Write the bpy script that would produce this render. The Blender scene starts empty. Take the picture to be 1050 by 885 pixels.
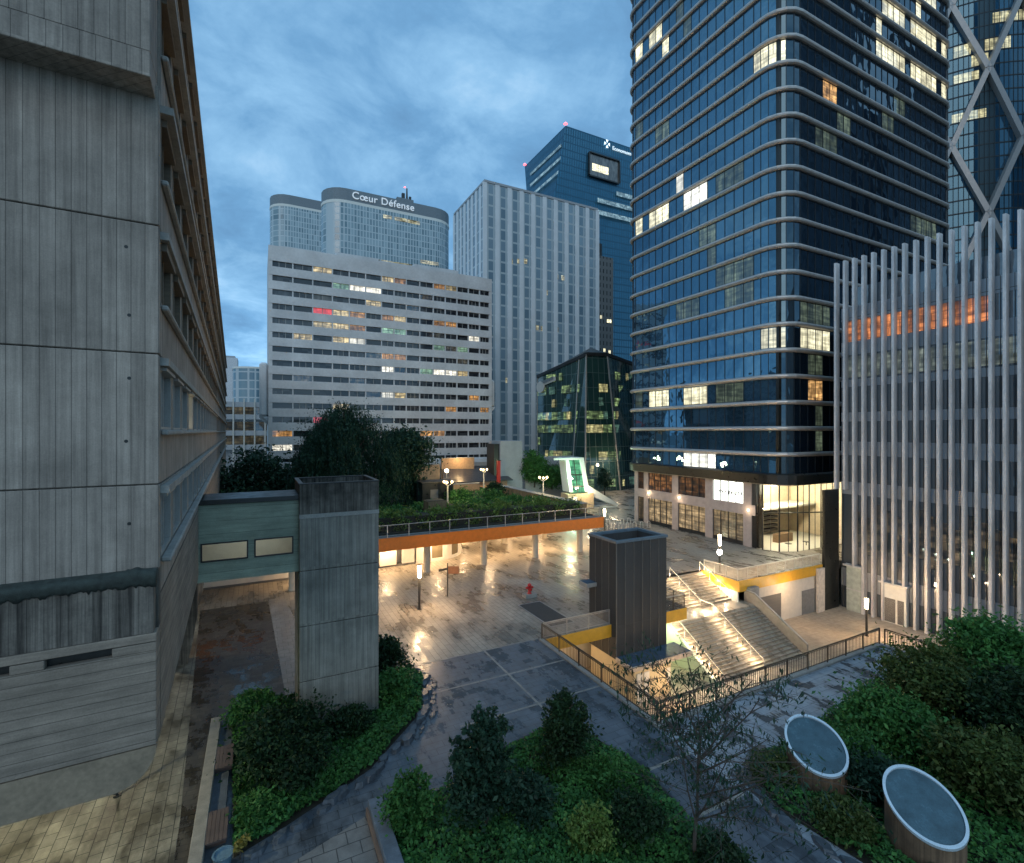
import bpy, math, random
import numpy as np
from mathutils import Vector, Matrix
R = math.radians
random.seed(7)
rng = np.random.default_rng(7)
sc = bpy.context.scene
col = sc.collection

# ------------------------------------------------------------------ camera
F, YAW, HC = 505.0, math.atan(260 / 505.0), 14.5
cam = bpy.data.cameras.new("camera"); cam.sensor_width = 36; cam.lens = F / 1050 * 36
cam.clip_start = .1; cam.clip_end = 6000
co = bpy.data.objects.new("camera", cam); col.objects.link(co)
co.location = (0, 0, HC); co.rotation_euler = (R(90), 0, -YAW); sc.camera = co
SN, CS = math.sin(YAW), math.cos(YAW)
def ray(x, y):
    u = (x - 525) / F
    return SN + u * CS, CS - u * SN, (442.5 - y) / F
def PX(x, y, X):                      # survey helper: where a sight line meets a plane of the place
    d = ray(x, y); t = X / d[0]; return d[1] * t, HC + d[2] * t
def PY(x, y, Y):
    d = ray(x, y); t = Y / d[1]; return d[0] * t, HC + d[2] * t
def PD(x, y, t):
    d = ray(x, y); return Vector((d[0] * t, d[1] * t, HC + d[2] * t))

# ------------------------------------------------------------------ tagging
def tag(o, label=None, cat=None, group=None, kind=None):
    if label: o['label'] = label
    if cat: o['category'] = cat
    if group: o['group'] = group
    if kind: o['kind'] = kind
    return o
def thing(name, label, cat, loc=(0, 0, 0), rz=0, group=None):
    o = bpy.data.objects.new(name, None); col.objects.link(o)
    o.location = loc; o.rotation_euler = (0, 0, rz); o.empty_display_size = .3
    return tag(o, label, cat, group)
def mw(o):
    return Matrix.Translation(o.location) @ o.rotation_euler.to_matrix().to_4x4()
def link(name, me, mats, parent=None, world=False, smooth=False):
    for m in (mats if isinstance(mats, (list, tuple)) else [mats]): me.materials.append(m)
    o = bpy.data.objects.new(name, me); col.objects.link(o)
    if parent is not None:
        o.parent = parent
        if world: o.matrix_parent_inverse = mw(parent).inverted()
    if smooth:
        me.polygons.foreach_set("use_smooth", [True] * len(me.polygons))
    return o
def dup(root, loc, rz=0, label=None, scale=None):
    r = root.copy(); col.objects.link(r); r.location = loc; r.rotation_euler = (0, 0, rz)
    if scale: r.scale = scale
    if label: r['label'] = label
    for ch in list(root.children):
        c = ch.copy(); col.objects.link(c); c.parent = r
        for g in list(ch.children):
            d = g.copy(); col.objects.link(d); d.parent = c
    return r

class MB:
    def __init__(s): s.v = []; s.f = []; s.m = []
    def add(s, vs, fs, mi=0):
        n = len(s.v); s.v += [tuple(p) for p in vs]
        s.f += [tuple(i + n for i in f) for f in fs]; s.m += [mi] * len(fs); return s
    def box(s, a, b, mi=0):
        x0, x1 = sorted((a[0], b[0])); y0, y1 = sorted((a[1], b[1])); z0, z1 = sorted((a[2], b[2]))
        return s.add([(x0, y0, z0), (x1, y0, z0), (x1, y1, z0), (x0, y1, z0), (x0, y0, z1), (x1, y0, z1), (x1, y1, z1), (x0, y1, z1)],
                     [(0, 3, 2, 1), (4, 5, 6, 7), (0, 1, 5, 4), (1, 2, 6, 5), (2, 3, 7, 6), (3, 0, 4, 7)], mi)
    def quad(s, a, b, c, d, mi=0): return s.add([a, b, c, d], [(0, 1, 2, 3)], mi)
    def prism(s, poly, z0, z1, mi=0, top=None):
        n = len(poly); top = top or poly
        vs = [(p[0], p[1], z0) for p in poly] + [(p[0], p[1], z1) for p in top]
        fs = [(i, (i + 1) % n, n + (i + 1) % n, n + i) for i in range(n)]
        fs += [tuple(reversed(range(n))), tuple(range(n, 2 * n))]
        return s.add(vs, fs, mi)
    def cyl(s, p0, p1, r0, r1=None, n=12, mi=0, cap=True):
        p0, p1 = Vector(p0), Vector(p1); r1 = r0 if r1 is None else r1
        d = (p1 - p0).normalized(); a = d.orthogonal().normalized(); b = d.cross(a)
        vs = []
        for p, r in ((p0, r0), (p1, r1)):
            for i in range(n):
                t = 2 * math.pi * i / n; vs.append(p + a * (r * math.cos(t)) + b * (r * math.sin(t)))
        fs = [(i, (i + 1) % n, n + (i + 1) % n, n + i) for i in range(n)]
        if cap: fs += [tuple(reversed(range(n))), tuple(range(n, 2 * n))]
        return s.add(vs, fs, mi)
    def bar(s, p0, p1, w, h, mi=0):       # rectangular bar, h along z-ish
        p0, p1 = Vector(p0), Vector(p1); d = (p1 - p0).normalized()
        up = Vector((0, 0, 1)) if abs(d.z) < .95 else Vector((0, 1, 0))
        a = d.cross(up).normalized() * (w / 2); b = a.cross(d).normalized() * (h / 2)
        vs = [p + q for p in (p0, p1) for q in (-a - b, a - b, a + b, -a + b)]
        return s.add(vs, [(0, 3, 2, 1), (4, 5, 6, 7), (0, 1, 5, 4), (1, 2, 6, 5), (2, 3, 7, 6), (3, 0, 4, 7)], mi)
    def tube(s, pts, rs, n=8, mi=0):
        for i in range(len(pts) - 1): s.cyl(pts[i], pts[i + 1], rs[i], rs[i + 1], n, mi)
        return s
    def lathe(s, prof, n=20, c=(0, 0), mi=0):
        k = len(prof); vs = []
        for r, z in prof:
            for i in range(n):
                t = 2 * math.pi * i / n; vs.append((c[0] + r * math.cos(t), c[1] + r * math.sin(t), z))
        fs = [(j * n + i, j * n + (i + 1) % n, (j + 1) * n + (i + 1) % n, (j + 1) * n + i) for j in range(k - 1) for i in range(n)]
        return s.add(vs, fs, mi)
    def sweep(s, path, prof, mi=0, cap=True):   # path: list of (x,y); prof: list of (outward, z); outward = right of travel
        n = len(prof); vs = []
        for i, p in enumerate(path):
            a = Vector(path[max(i - 1, 0)]); b = Vector(path[min(i + 1, len(path) - 1)])
            d = (b - a).normalized(); o = Vector((d.y, -d.x))
            for q, z in prof: vs.append((p[0] + o.x * q, p[1] + o.y * q, z))
        fs = []
        for i in range(len(path) - 1):
            for j in range(n):
                k = (j + 1) % n; fs.append((i * n + j, i * n + k, (i + 1) * n + k, (i + 1) * n + j))
        if cap: fs += [tuple(range(n)), tuple(reversed(range((len(path) - 1) * n, len(path) * n)))]
        return s.add(vs, fs, mi)
    def mesh(s, name):
        me = bpy.data.meshes.new(name); me.from_pydata(s.v, [], s.f)
        me.polygons.foreach_set("material_index", s.m); me.update(); return me
    def build(s, name, mats, parent=None, world=False, smooth=False, bevel=0):
        o = link(name, s.mesh(name), mats, parent, world, smooth)
        if bevel:
            b = o.modifiers.new("bevel", 'BEVEL'); b.width = bevel; b.segments = 1; b.limit_method = 'ANGLE'
        return o
def quads_mesh(name, V):                 # V: (n,4,3) array
    n = len(V); me = bpy.data.meshes.new(name)
    me.vertices.add(n * 4); me.vertices.foreach_set("co", np.ascontiguousarray(V, dtype=np.float32).ravel())
    me.loops.add(n * 4); me.loops.foreach_set("vertex_index", np.arange(n * 4, dtype=np.int32))
    me.polygons.add(n); me.polygons.foreach_set("loop_start", np.arange(0, n * 4, 4, dtype=np.int32))
    me.update(calc_edges=True); return me

# ------------------------------------------------------------------ materials
def sign(body, size, ext, spc, loc, parent, m):
    fc = bpy.data.curves.new("sign_lettering", 'FONT'); fc.body = body; fc.size = size; fc.extrude = ext; fc.space_character = spc
    fo = bpy.data.objects.new("tmp", fc); col.objects.link(fo); bpy.context.view_layer.update()
    me = bpy.data.meshes.new_from_object(fo.evaluated_get(bpy.context.evaluated_depsgraph_get())); bpy.data.objects.remove(fo)
    o = link("sign_lettering", me, m, parent, True); o.location = loc; o.rotation_euler = (R(90), 0, 0); return o
class NT:
    def __init__(s, name):
        s.m = bpy.data.materials.new(name); s.m.use_nodes = True; s.t = s.m.node_tree
        s.b = s.t.nodes["Principled BSDF"]; s.out = s.t.nodes["Material Output"]; s.tc = None
    def n(s, ty, **kw):
        o = s.t.nodes.new(ty)
        for k, v in kw.items(): setattr(o, k, v)
        return o
    def l(s, a, b): s.t.links.new(a, b)
    def coord(s):
        if not s.tc: s.tc = s.n('ShaderNodeTexCoord').outputs['Object']
        return s.tc
    def mapped(s, scale=(1, 1, 1), rot=(0, 0, 0), vec=None):
        m = s.n('ShaderNodeMapping'); m.inputs['Scale'].default_value = scale; m.inputs['Rotation'].default_value = rot
        s.l(vec or s.coord(), m.inputs[0]); return m.outputs[0]
    def uz(s, rot=0):                      # (x+y, z) : wall coordinates on an axis-aligned wall
        sp = s.n('ShaderNodeSeparateXYZ'); s.l(s.coord(), sp.inputs[0])
        a = s.n('ShaderNodeMath', operation='ADD'); s.l(sp.outputs[0], a.inputs[0]); s.l(sp.outputs[1], a.inputs[1])
        c = s.n('ShaderNodeCombineXYZ'); s.l(a.outputs[0], c.inputs[0]); s.l(sp.outputs[2], c.inputs[1]); return c.outputs[0]
    def noise(s, scale, vec=None, detail=4, rough=.55):
        t = s.n('ShaderNodeTexNoise'); t.inputs['Scale'].default_value = scale; t.inputs['Detail'].default_value = detail
        t.inputs['Roughness'].default_value = rough; s.l(vec or s.coord(), t.inputs['Vector']); return t.outputs['Fac']
    def mr(s, v, a, b, c, d, clamp=True):
        m = s.n('ShaderNodeMapRange'); m.clamp = clamp; s.l(v, m.inputs[0])
        for i, q in enumerate((a, b, c, d)): m.inputs[i + 1].default_value = q
        return m.outputs[0]
    def math(s, op, a, b):
        m = s.n('ShaderNodeMath', operation=op)
        for i, q in enumerate((a, b)):
            if isinstance(q, (int, float)): m.inputs[i].default_value = q
            else: s.l(q, m.inputs[i])
        return m.outputs[0]
    def mix(s, f, a, b, bt='MIX'):
        m = s.n('ShaderNodeMix', data_type='RGBA', blend_type=bt)
        if isinstance(f, (int, float)): m.inputs[0].default_value = f
        else: s.l(f, m.inputs[0])
        for i, q in ((6, a), (7, b)):
            if isinstance(q, tuple): m.inputs[i].default_value = (*q, 1) if len(q) == 3 else q
            else: s.l(q, m.inputs[i])
        return m.outputs[2]
    def brick(s, vec, w, h, mortar, c1, c2, cm, off=.5, bias=0):
        b = s.n('ShaderNodeTexBrick'); b.offset = off; b.inputs['Scale'].default_value = 1
        b.inputs['Brick Width'].default_value = w; b.inputs['Row Height'].default_value = h; b.inputs['Mortar Size'].default_value = mortar
        b.inputs['Mortar Smooth'].default_value = .1; b.inputs['Bias'].default_value = bias
        for k, c in (('Color1', c1), ('Color2', c2), ('Mortar', cm)): b.inputs[k].default_value = (*c, 1)
        s.l(vec, b.inputs['Vector']); return b.outputs['Color'], b.outputs['Fac']
    def bump(s, h, strength=.3, dist=.02):
        b = s.n('ShaderNodeBump'); b.inputs['Strength'].default_value = strength; b.inputs['Distance'].default_value = dist
        s.l(h, b.inputs['Height']); s.l(b.outputs[0], s.b.inputs['Normal'])
    def set(s, **kw):
        names = dict(color='Base Color', rough='Roughness', metal='Metallic', ior='IOR', emit='Emission Color', estr='Emission Strength', spec='Specular IOR Level', coat='Coat Weight')
        for k, v in kw.items():
            i = s.b.inputs[names[k]]
            if isinstance(v, tuple): i.default_value = (*v, 1)
            elif isinstance(v, (int, float)): i.default_value = v
            else: s.l(v, i)
        return s.m

def plain(name, c, rough=.6, metal=0, var=.2, scale=2.5, stretch=(1, 1, 1), bump=0, ior=1.5):
    k = NT(name); v = k.mapped(stretch)
    n1 = k.noise(scale, v, 5); n2 = k.noise(scale * 9, v, 3)
    f = k.math('MULTIPLY', k.mr(n1, .3, .7, 1 - var, 1 + var), k.mr(n2, .3, .7, 1 - var * .5, 1 + var * .5))
    cc = k.mix(1, (*c, 1), f, 'MULTIPLY')
    k.set(color=cc, rough=k.mr(n1, .3, .7, max(.02, rough - .1), min(1, rough + .1)), metal=metal, ior=ior)
    if bump: k.bump(n2, bump, .01)
    return k.m
def boards(name, c, w, h, vertical=True, stain=.35, joint=.5, lift=True):
    k = NT(name); uz = k.uz()
    if vertical: cc, f = k.brick(uz, w, h, .006, tuple(q * .90 for q in c), tuple(q * 1.08 for q in c), tuple(q * joint for q in c), off=0)
    else: cc, f = k.brick(uz, h, w, .008, tuple(q * .88 for q in c), tuple(q * 1.1 for q in c), tuple(q * joint for q in c), off=.37)
    if vertical and lift:
        sp = k.n('ShaderNodeSeparateXYZ'); k.l(k.coord(), sp.inputs[0])
        lv = k.math('MULTIPLY', k.math('FLOOR', k.math('ADD', k.math('DIVIDE', sp.outputs[2], 2.72), .073), 0), 5.37)
        cb = k.n('ShaderNodeCombineXYZ'); k.l(lv, cb.inputs[0]); k.l(k.math('MULTIPLY', lv, .7), cb.inputs[2])
        va = k.n('ShaderNodeVectorMath', operation='ADD'); k.l(k.mapped((6.0, 6.0, .16)), va.inputs[0]); k.l(cb.outputs[0], va.inputs[1]); vv = va.outputs[0]
    else: vv = k.mapped((6.0, 6.0, .16) if vertical else (.5, .5, 6))
    s1 = k.noise(1.0, vv, 7, .72)
    s2 = k.noise(.5, None, 6, .7); s3 = k.noise(34, None, 2)
    m = k.math('MULTIPLY', k.mr(s1, .36, .64, 1 - stain, 1 + stain * .55), k.mr(s2, .34, .66, 1 - stain * .9, 1 + stain * .5))
    m = k.math('MULTIPLY', m, k.mr(s3, .3, .7, .9, 1.08))
    k.set(color=k.mix(1, cc, m, 'MULTIPLY'), rough=.85); k.bump(k.math('ADD', k.math('MULTIPLY', s3, .3), k.math('SUBTRACT', 1, f)), .5, .01)
    return k.m
def paving(name, c1, c2, cm, w, h, rot=0, wet=(.12, .6), wetscale=.35, blotch=.35, mortar=.012, tint=None, off=.5, thr=(.42, .58)):
    k = NT(name); v = k.mapped((1, 1, 1), (0, 0, rot))
    cc, f = k.brick(v, w, h, mortar, c1, c2, cm, off)
    b2, _ = k.brick(k.mapped((1, 1, 1), (0, 0, rot)), w * 1.0, h, 0, (0, 0, 0), (1, 1, 1), (0, 0, 0), off)
    n1 = k.noise(wetscale, k.mapped((1.7, .75, 1)), 7, .66); n2 = k.noise(2.2, None, 4); n3 = k.noise(40, None, 2)
    nn = k.math('ADD', n1, k.math('MULTIPLY', k.math('SUBTRACT', b2, .5), .13))
    wetm = k.mr(nn, thr[0], thr[1], 0, 1)
    m = k.math('MULTIPLY', k.mr(n2, .3, .7, .8, 1.15), k.mr(wetm, 0, 1, 1 - blotch, 1.08))
    m = k.math('MULTIPLY', m, k.mr(n3, .3, .7, .88, 1.1))
    k.set(color=k.mix(1, cc, m, 'MULTIPLY'), rough=k.math('ADD', k.mr(wetm, 0, 1, wet[0], wet[1]), k.math('MULTIPLY', n2, .08)), ior=1.45)
    k.bump(k.math('ADD', k.math('MULTIPLY', k.math('SUBTRACT', 1, f), 1), k.math('MULTIPLY', n2, .5)), .22, .012)
    return k.m
def glassy(name, c, ior=1.8, rough=.03, wav=.02, wscale=.5, vary=None, tint=(1, 1, 1)):
    k = NT(name)
    n1 = k.noise(wscale, None, 2)
    cc = c
    if vary:
        oi = k.n('ShaderNodeObjectInfo'); r = k.n('ShaderNodeValToRGB'); k.l(oi.outputs['Random'], r.inputs[0])
        e = r.color_ramp; e.interpolation = 'CONSTANT'
        e.elements[0].color = (*c, 1); e.elements[1].position = .6; e.elements[1].color = (*vary[0], 1)
        q = e.elements.new(.82); q.color = (*vary[1], 1)
        cc = k.mix(k.mr(k.noise(1.3, k.mapped((1, 1, .2))), .35, .65, 0, .8), r.outputs[0], c)
    k.set(color=cc, rough=rough, ior=ior); k.b.inputs['Specular Tint'].default_value = (*tint, 1)
    if wav: k.bump(n1, 1.0, wav)
    return k.m
def lit(name, c, strength, var=.5, bw=.75, bh=.6, dark=.25):
    k = NT(name); uz = k.uz()
    a, _ = k.brick(uz, bw, bh, .02, (1, 1, 1), (1 - var, 1 - var, 1 - var), (dark,) * 3, off=.3)
    n = k.noise(1.4, None, 3); oi = k.n('ShaderNodeObjectInfo')
    f = k.math('MULTIPLY', k.mr(n, .3, .7, 1 - var * .7, 1.1), k.mr(oi.outputs['Random'], 0, 1, .55, 1.15))
    f = k.math('MULTIPLY', f, k.mr(k.noise(1, k.mapped((2.2, 2.2, .5)), 3), .4, .6, 1 - var * .75, 1.15)); f = k.math('MULTIPLY', f, k.mr(k.noise(1, k.mapped((.35, .35, 2.6)), 2), .42, .58, 1 - var * .8, 1.15))
    e = k.mix(1, a, k.mix(1, c, f, 'MULTIPLY'), 'MULTIPLY')
    k.set(color=(.015, .025, .035), rough=.03, ior=1.9, emit=e, estr=strength); k.b.inputs['Specular Tint'].default_value = (.5, .8, 1, 1); return k.m
def glow(name, c, strength):
    k = NT(name); return k.set(color=(.8, .8, .8), emit=c, estr=strength)
def leafmat(name, c1, c2, c3):
    k = NT(name); g = k.n('ShaderNodeNewGeometry'); r = k.n('ShaderNodeValToRGB'); k.l(g.outputs['Random Per Island'], r.inputs[0])
    e = r.color_ramp; e.elements[0].color = (*c1, 1); e.elements[1].color = (*c3, 1); q = e.elements.new(.55); q.color = (*c2, 1)
    n = k.noise(.8, None, 3)
    k.set(color=k.mix(1, r.outputs[0], k.mr(n, .3, .7, .6, 1.35), 'MULTIPLY'), rough=.55, spec=.25)
    tr = k.n('ShaderNodeBsdfTranslucent'); k.l(r.outputs[0], tr.inputs[0])
    mx = k.n('ShaderNodeMixShader'); mx.inputs[0].default_value = .25
    k.l(k.b.outputs[0], mx.inputs[1]); k.l(tr.outputs[0], mx.inputs[2]); k.l(mx.outputs[0], k.out.inputs[0])
    return k.m
def clearglass(name, tint=(.9, .93, .92)):
    k = NT(name); fr = k.n('ShaderNodeFresnel'); fr.inputs[0].default_value = 1.45
    t = k.n('ShaderNodeBsdfTransparent'); t.inputs[0].default_value = (*tint, 1)
    g = k.n('ShaderNodeBsdfGlossy'); g.inputs['Roughness'].default_value = .02
    mx = k.n('ShaderNodeMixShader'); k.l(fr.outputs[0], mx.inputs[0]); k.l(t.outputs[0], mx.inputs[1]); k.l(g.outputs[0], mx.inputs[2])
    k.l(mx.outputs[0], k.out.inputs[0]); return k.m
def gridglass(name, c1, c2, cm, w, h, mortar, rough=.12, ior=1.6, off=0, wav=0, bias=0, tint=(1, 1, 1)):
    k = NT(name); cc, f = k.brick(k.uz(), w, h, mortar, c1, c2, cm, off, bias)
    k.set(color=cc, rough=k.mr(f, 0, 1, rough, .55), ior=ior); k.b.inputs["Specular Tint"].default_value = (*tint, 1)
    if wav: k.bump(k.noise(.5, None, 2), 1, wav)
    return k.m

CONC = boards("board_concrete", (.315, .275, .236), .235, 60, True, .38, .42)
CONC_H = boards("horizontal_board_concrete", (.26, .215, .172), .2, 40, False, .28)
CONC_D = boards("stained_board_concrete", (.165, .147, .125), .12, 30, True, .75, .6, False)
CONC_S = boards("shaft_concrete", (.275, .255, .22), .19, 60)
CONC_P = plain("smooth_concrete", (.29, .28, .26), .85, var=.22, scale=1.5, bump=.2)
CONC_A = plain("apartment_concrete", (.58, .57, .565), .85, var=.14, scale=.25)
CONC_G = plain("grey_render", (.36, .38, .40), .8, var=.12, scale=.6)
MOSS = plain("moss", (.035, .045, .04), .9, var=.4, scale=6, bump=.6)
TANWOOD = plain("tan_wood", (.15, .112, .075), .6, var=.25, scale=2, stretch=(1, 1, 6))
GREYFRAME = plain("grey_frame", (.33, .32, .30), .5, var=.15)
GLASS_DK = glassy("dark_window_glass", (.03, .035, .04), 1.7, .04, .01, vary=((.10, .11, .11), (.2, .2, .19)))
GREENCLAD = boards("green_cladding", (.30, .345, .27), .58, 60, False, .22, .45)
ORANGE = plain("orange_fascia", (.75, .19, .02), .5, var=.1)
YELLOW = plain("yellow_fascia", (.62, .33, .03), .5, var=.1)
BEIGE = plain("beige_render", (.56, .5, .40), .8, var=.08)
WHITEW = plain("white_panel", (.7, .68, .62), .6, var=.06)
GREYDOOR = plain("grey_door", (.12, .12, .12), .5, var=.1)
DKMETAL = plain("dark_metal", (.05, .05, .05), .4, .6, var=.2)
STEEL = plain("galvanised_steel", (.42, .42, .42), .4, .7, var=.15)
PALEMET = plain("pale_painted_metal", (.55, .53, .48), .45, .2, var=.08)
BLACKST = plain("black_stone", (.012, .013, .012), .35, var=.4)
ROOFBL = plain("wet_blue_roof", (.06, .10, .15), .18, var=.2)
LIFTCLAD = boards("lift_cladding", (.05, .05, .049), .92, 40, True, .12, 1.7)
RED = plain("red_paint", (.42, .015, .015), .4, var=.1)
STONEPINK = plain("pinkish_stone", (.42, .35, .32), .7, var=.12, scale=1.5)
GR = dict(leaf_low=leafmat('leaf_low', (.03, .11, .035), (.05, .16, .05), (.10, .25, .06)), leaf_dark=leafmat("leaf_dark", (.012, .034, .015), (.022, .055, .022), (.04, .085, .03)),
          leaf_blue=leafmat("leaf_bluish", (.014, .042, .026), (.024, .065, .038), (.042, .09, .05)),
          leaf_mid=leafmat("leaf_mid", (.036, .12, .03), (.055, .17, .042), (.09, .23, .055)),
          leaf_bright=leafmat("leaf_bright", (.08, .15, .03), (.13, .21, .045), (.20, .27, .07)),
          leaf_olive=leafmat("leaf_olive", (.04, .075, .018), (.065, .10, .026), (.11, .14, .04)))
BARK = plain("bark", (.07, .055, .045), .9, var=.3, scale=6, bump=.4)
SOIL = plain("soil", (.025, .025, .018), .95, var=.3)
L_WARM = glow("warm_lamp", (1, .80, .48), 14)
L_WHITE = glow("white_lamp", (1, .93, .78), 14)

def area(name, loc, power, size, colr, rot=(0, 0, 0), spread=None, sy=None):
    l = bpy.data.lights.new(name, 'AREA'); l.energy = power; l.size = size; l.color = colr
    if sy: l.shape = 'RECTANGLE'; l.size_y = sy
    if spread: l.spread = R(spread)
    o = bpy.data.objects.new(name, l); col.objects.link(o); o.location = loc; o.rotation_euler = rot; return o
def point(name, loc, power, colr, rad=.12):
    l = bpy.data.lights.new(name, 'POINT'); l.energy = power; l.color = colr; l.shadow_soft_size = rad
    o = bpy.data.objects.new(name, l); col.objects.link(o); o.location = loc; return o
# ------------------------------------------------------------------ ground and levels
S = lambda name, mb, m, **kw: tag(mb.build(name, m, **kw), kind='structure')
PAV_MAIN = paving("main_paving", (.34, .30, .25), (.27, .24, .20), (.10, .09, .08), 1.2, .4, R(90), (.22, .5), .24, .5, .018, thr=(.43, .57))
PAV_SLATE = paving("slate_paving", (.125, .145, .172), (.095, .112, .135), (.05, .055, .062), .9, .45, 0, (.13, .42), .45, .5, thr=(.40, .56))
PAV_WET = paving("patchy_wet_paving", (.30, .33, .37), (.26, .285, .32), (.13, .14, .15), 1.0, .5, 0, (.2, .5), .55, .72, thr=(.43, .49))
PAV_LEFT = paving("old_slab_paving", (.30, .28, .22), (.17, .16, .13), (.06, .06, .05), .62, .4, R(88), (.25, .75), .55, .65, .014, off=.37, thr=(.40, .62))
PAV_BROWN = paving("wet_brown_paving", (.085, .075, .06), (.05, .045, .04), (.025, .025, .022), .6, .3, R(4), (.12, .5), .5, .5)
PAV_PIT = paving("pit_paving", (.40, .33, .25), (.35, .29, .22), (.2, .17, .13), 1.6, .8, 0, (.3, .6), .3, .15)
PAV_STRIP = paving("pale_strip_paving", (.30, .275, .25), (.25, .23, .21), (.1, .1, .09), .6, .6, 0, (.3, .7), .5, .2)
PAV_TER = paving("pale_terrace_paving", (.22, .215, .21), (.19, .185, .18), (.07, .07, .07), .8, .6, 0, (.4, .7), .5, .1, .02)

FAR = 2500
g = MB().box((-FAR, -FAR, -5.6), (FAR, FAR, -5.0))
S("ground", g, PAV_PIT)
p = MB(); e = .25      # plaza slab: boxes round the sunken court, z 0
PT = [((-FAR, -FAR), (17.6, 29.5)), ((17.6, -FAR), (37.4, 18.4)), ((-FAR, 29.5), (31.4, 36.9)), ((-FAR, 36.9), (FAR, FAR)), ((41.3, 32.4), (72, 36.9))]
for a, b in PT: p.quad((a[0], a[1], 0), (b[0], a[1], 0), (b[0], b[1], 0), (a[0], b[1], 0))
S("plaza", p, PAV_MAIN)
w = MB()
w.box((17.3, 18.1, -5), (17.6, 29.5, -.01)); w.box((17.3, 18.1, -5), (37.7, 18.4, -.01)); w.box((37.4, -40, -5), (37.7, 18.1, -.01))
tag(w.build("retaining_wall", BEIGE), "beige retaining wall below the dark railings of the sunken court", "wall")
def sheet(name, poly, z, m): return S(name, MB().add([(x, y, z) for x, y in poly], [tuple(range(len(poly)))]), m)
sheet("slate_pavement", [(-1.5, 2), (17.3, 2), (17.3, 29.75), (5.6, 29.75), (5.6, 27), (-1.5, 27)], .004, PAV_SLATE)
sheet("wet_pavement", [(17.304, 2), (37.3, 2), (37.3, 18.1), (17.304, 18.1)], .004, PAV_WET)
sheet("under_building_pavement", [(-40, 2), (-2.0, 2), (-2.6, 22), (-4.2, 47), (-40, 47)], .004, PAV_LEFT)
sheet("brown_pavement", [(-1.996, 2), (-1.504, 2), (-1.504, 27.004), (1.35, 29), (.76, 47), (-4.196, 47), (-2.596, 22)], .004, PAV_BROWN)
sheet("pale_pavement_strip", [(1.354, 29), (5.596, 29), (5.596, 29.754), (3.6, 30), (2.0, 47), (.764, 47)], .004, PAV_STRIP)
k = MB()
for a, b in (((17.05, 29.75), (17.29, 29.9)), ):
    k.box((5.6, 29.76, .004), (17.3, 29.9, .01))
for yy in (26.2, 22.6): k.box((8.8, yy, .004), (17.3, yy + .13, .0085))
k.box((13.2, 18.2, .004), (13.34, 29.75, .0095))
for yy in (16.0, 13.2): k.box((14.8, yy, .004), (17.3, yy + .16, .0085))
S("paving_joint_lines", k, PAV_STRIP)
# kerb + coping round the court
k = MB(); k.box((17.3, 18.1, 0), (17.62, 29.5, .14)); k.box((17.621, 18.1, 0), (37.35, 18.42, .139)); k.box((37.351, -20, 0), (37.66, 18.42, .138))
S("court_kerb", k, CONC_P, bevel=.02)

# ------------------------------------------------------------------ board-marked concrete building on the left
lb = thing("concrete_building", "huge board-marked concrete building with ribbon windows, raised over the paving at left", "building", (-1.87, 12.66, 0), R(2.2))
b = MB(); W, L, ROOF = 26, 98, 28.4
rows = [13.39, 16.14, 18.85, 21.57, 24.28, 27.0]
n0 = 8; rr = .75
sec = [(-W, ROOF - .02), (-W, 7.31)] + [(-rr - .3 + rr * math.sin(t), 8.06 - rr * math.cos(t)) for t in [math.pi / 2 * i / n0 for i in range(n0 + 1)]] + [(-.3, ROOF - .02)]
N = len(sec)
b.add([(x, .35, z) for x, z in sec] + [(x, L, z) for x, z in sec], [(i, (i + 1) % N, N + (i + 1) % N, N + i) for i in range(N)] + [tuple(reversed(range(N))), tuple(range(N, 2 * N))])
b.build("core", CONC_P, lb)
sp = MB(); PITCH, WW = 2.5, 1.92; nb = 39
for i, t in enumerate(rows):
    lo = rows[i - 1] - .02 if i else 11.02
    top = t - 1.6
    sp.box((-.3, .3, lo + .03), (0, L, top))              # spandrel
    for j in range(nb + 1):
        y0 = .3 if j == 0 else .36 + (j - 1) * PITCH + WW
        y1 = .36 + j * PITCH if j < nb else L
        sp.box((-.3, y0, top), (-.012, y1, t - .24))
    sp.box((-.3, .3, t - .24), (.02, L, t - .02))
sp.box((-.3, .3, rows[-1] + .01), (0, L, ROOF))
sp.build("side_wall", CONC, lb)
hd = MB()
for i, t in enumerate(rows): hd.box((.0, .2, t - .22), (.16 if i < 3 else .24, L, t - .06))
hd.build("hood_ledge", CONC_P, lb)
sl = MB()
for i, t in enumerate(rows): sl.box((.001, .3, t - 1.72), (.14 if i else .2, L, t - 1.605))
sl.build("sill_ledge", CONC_P, lb, bevel=.03)
pb = MB(); base = [(x, z) for x, z in sec[2:-1]]
prof = [(-.3, 11.0)] + [(0, 11.0), (0, 8.06)] + [(-rr + rr * math.sin(t), 8.06 - rr * math.cos(t)) for t in [math.pi / 2 * (1 - i / n0) for i in range(n0 + 1)]] + [(-W, 7.31), (-W, 7.36), (-1.1, 7.36), (-.3, 8.1)]
N = len(prof)
pb.add([(x, .3, z) for x, z in prof] + [(x, L, z) for x, z in prof], [(i, (i + 1) % N, N + (i + 1) % N, N + i) for i in range(N)] + [tuple(range(N, 2 * N))])
pb.build("base_wall", CONC_H, lb)
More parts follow.
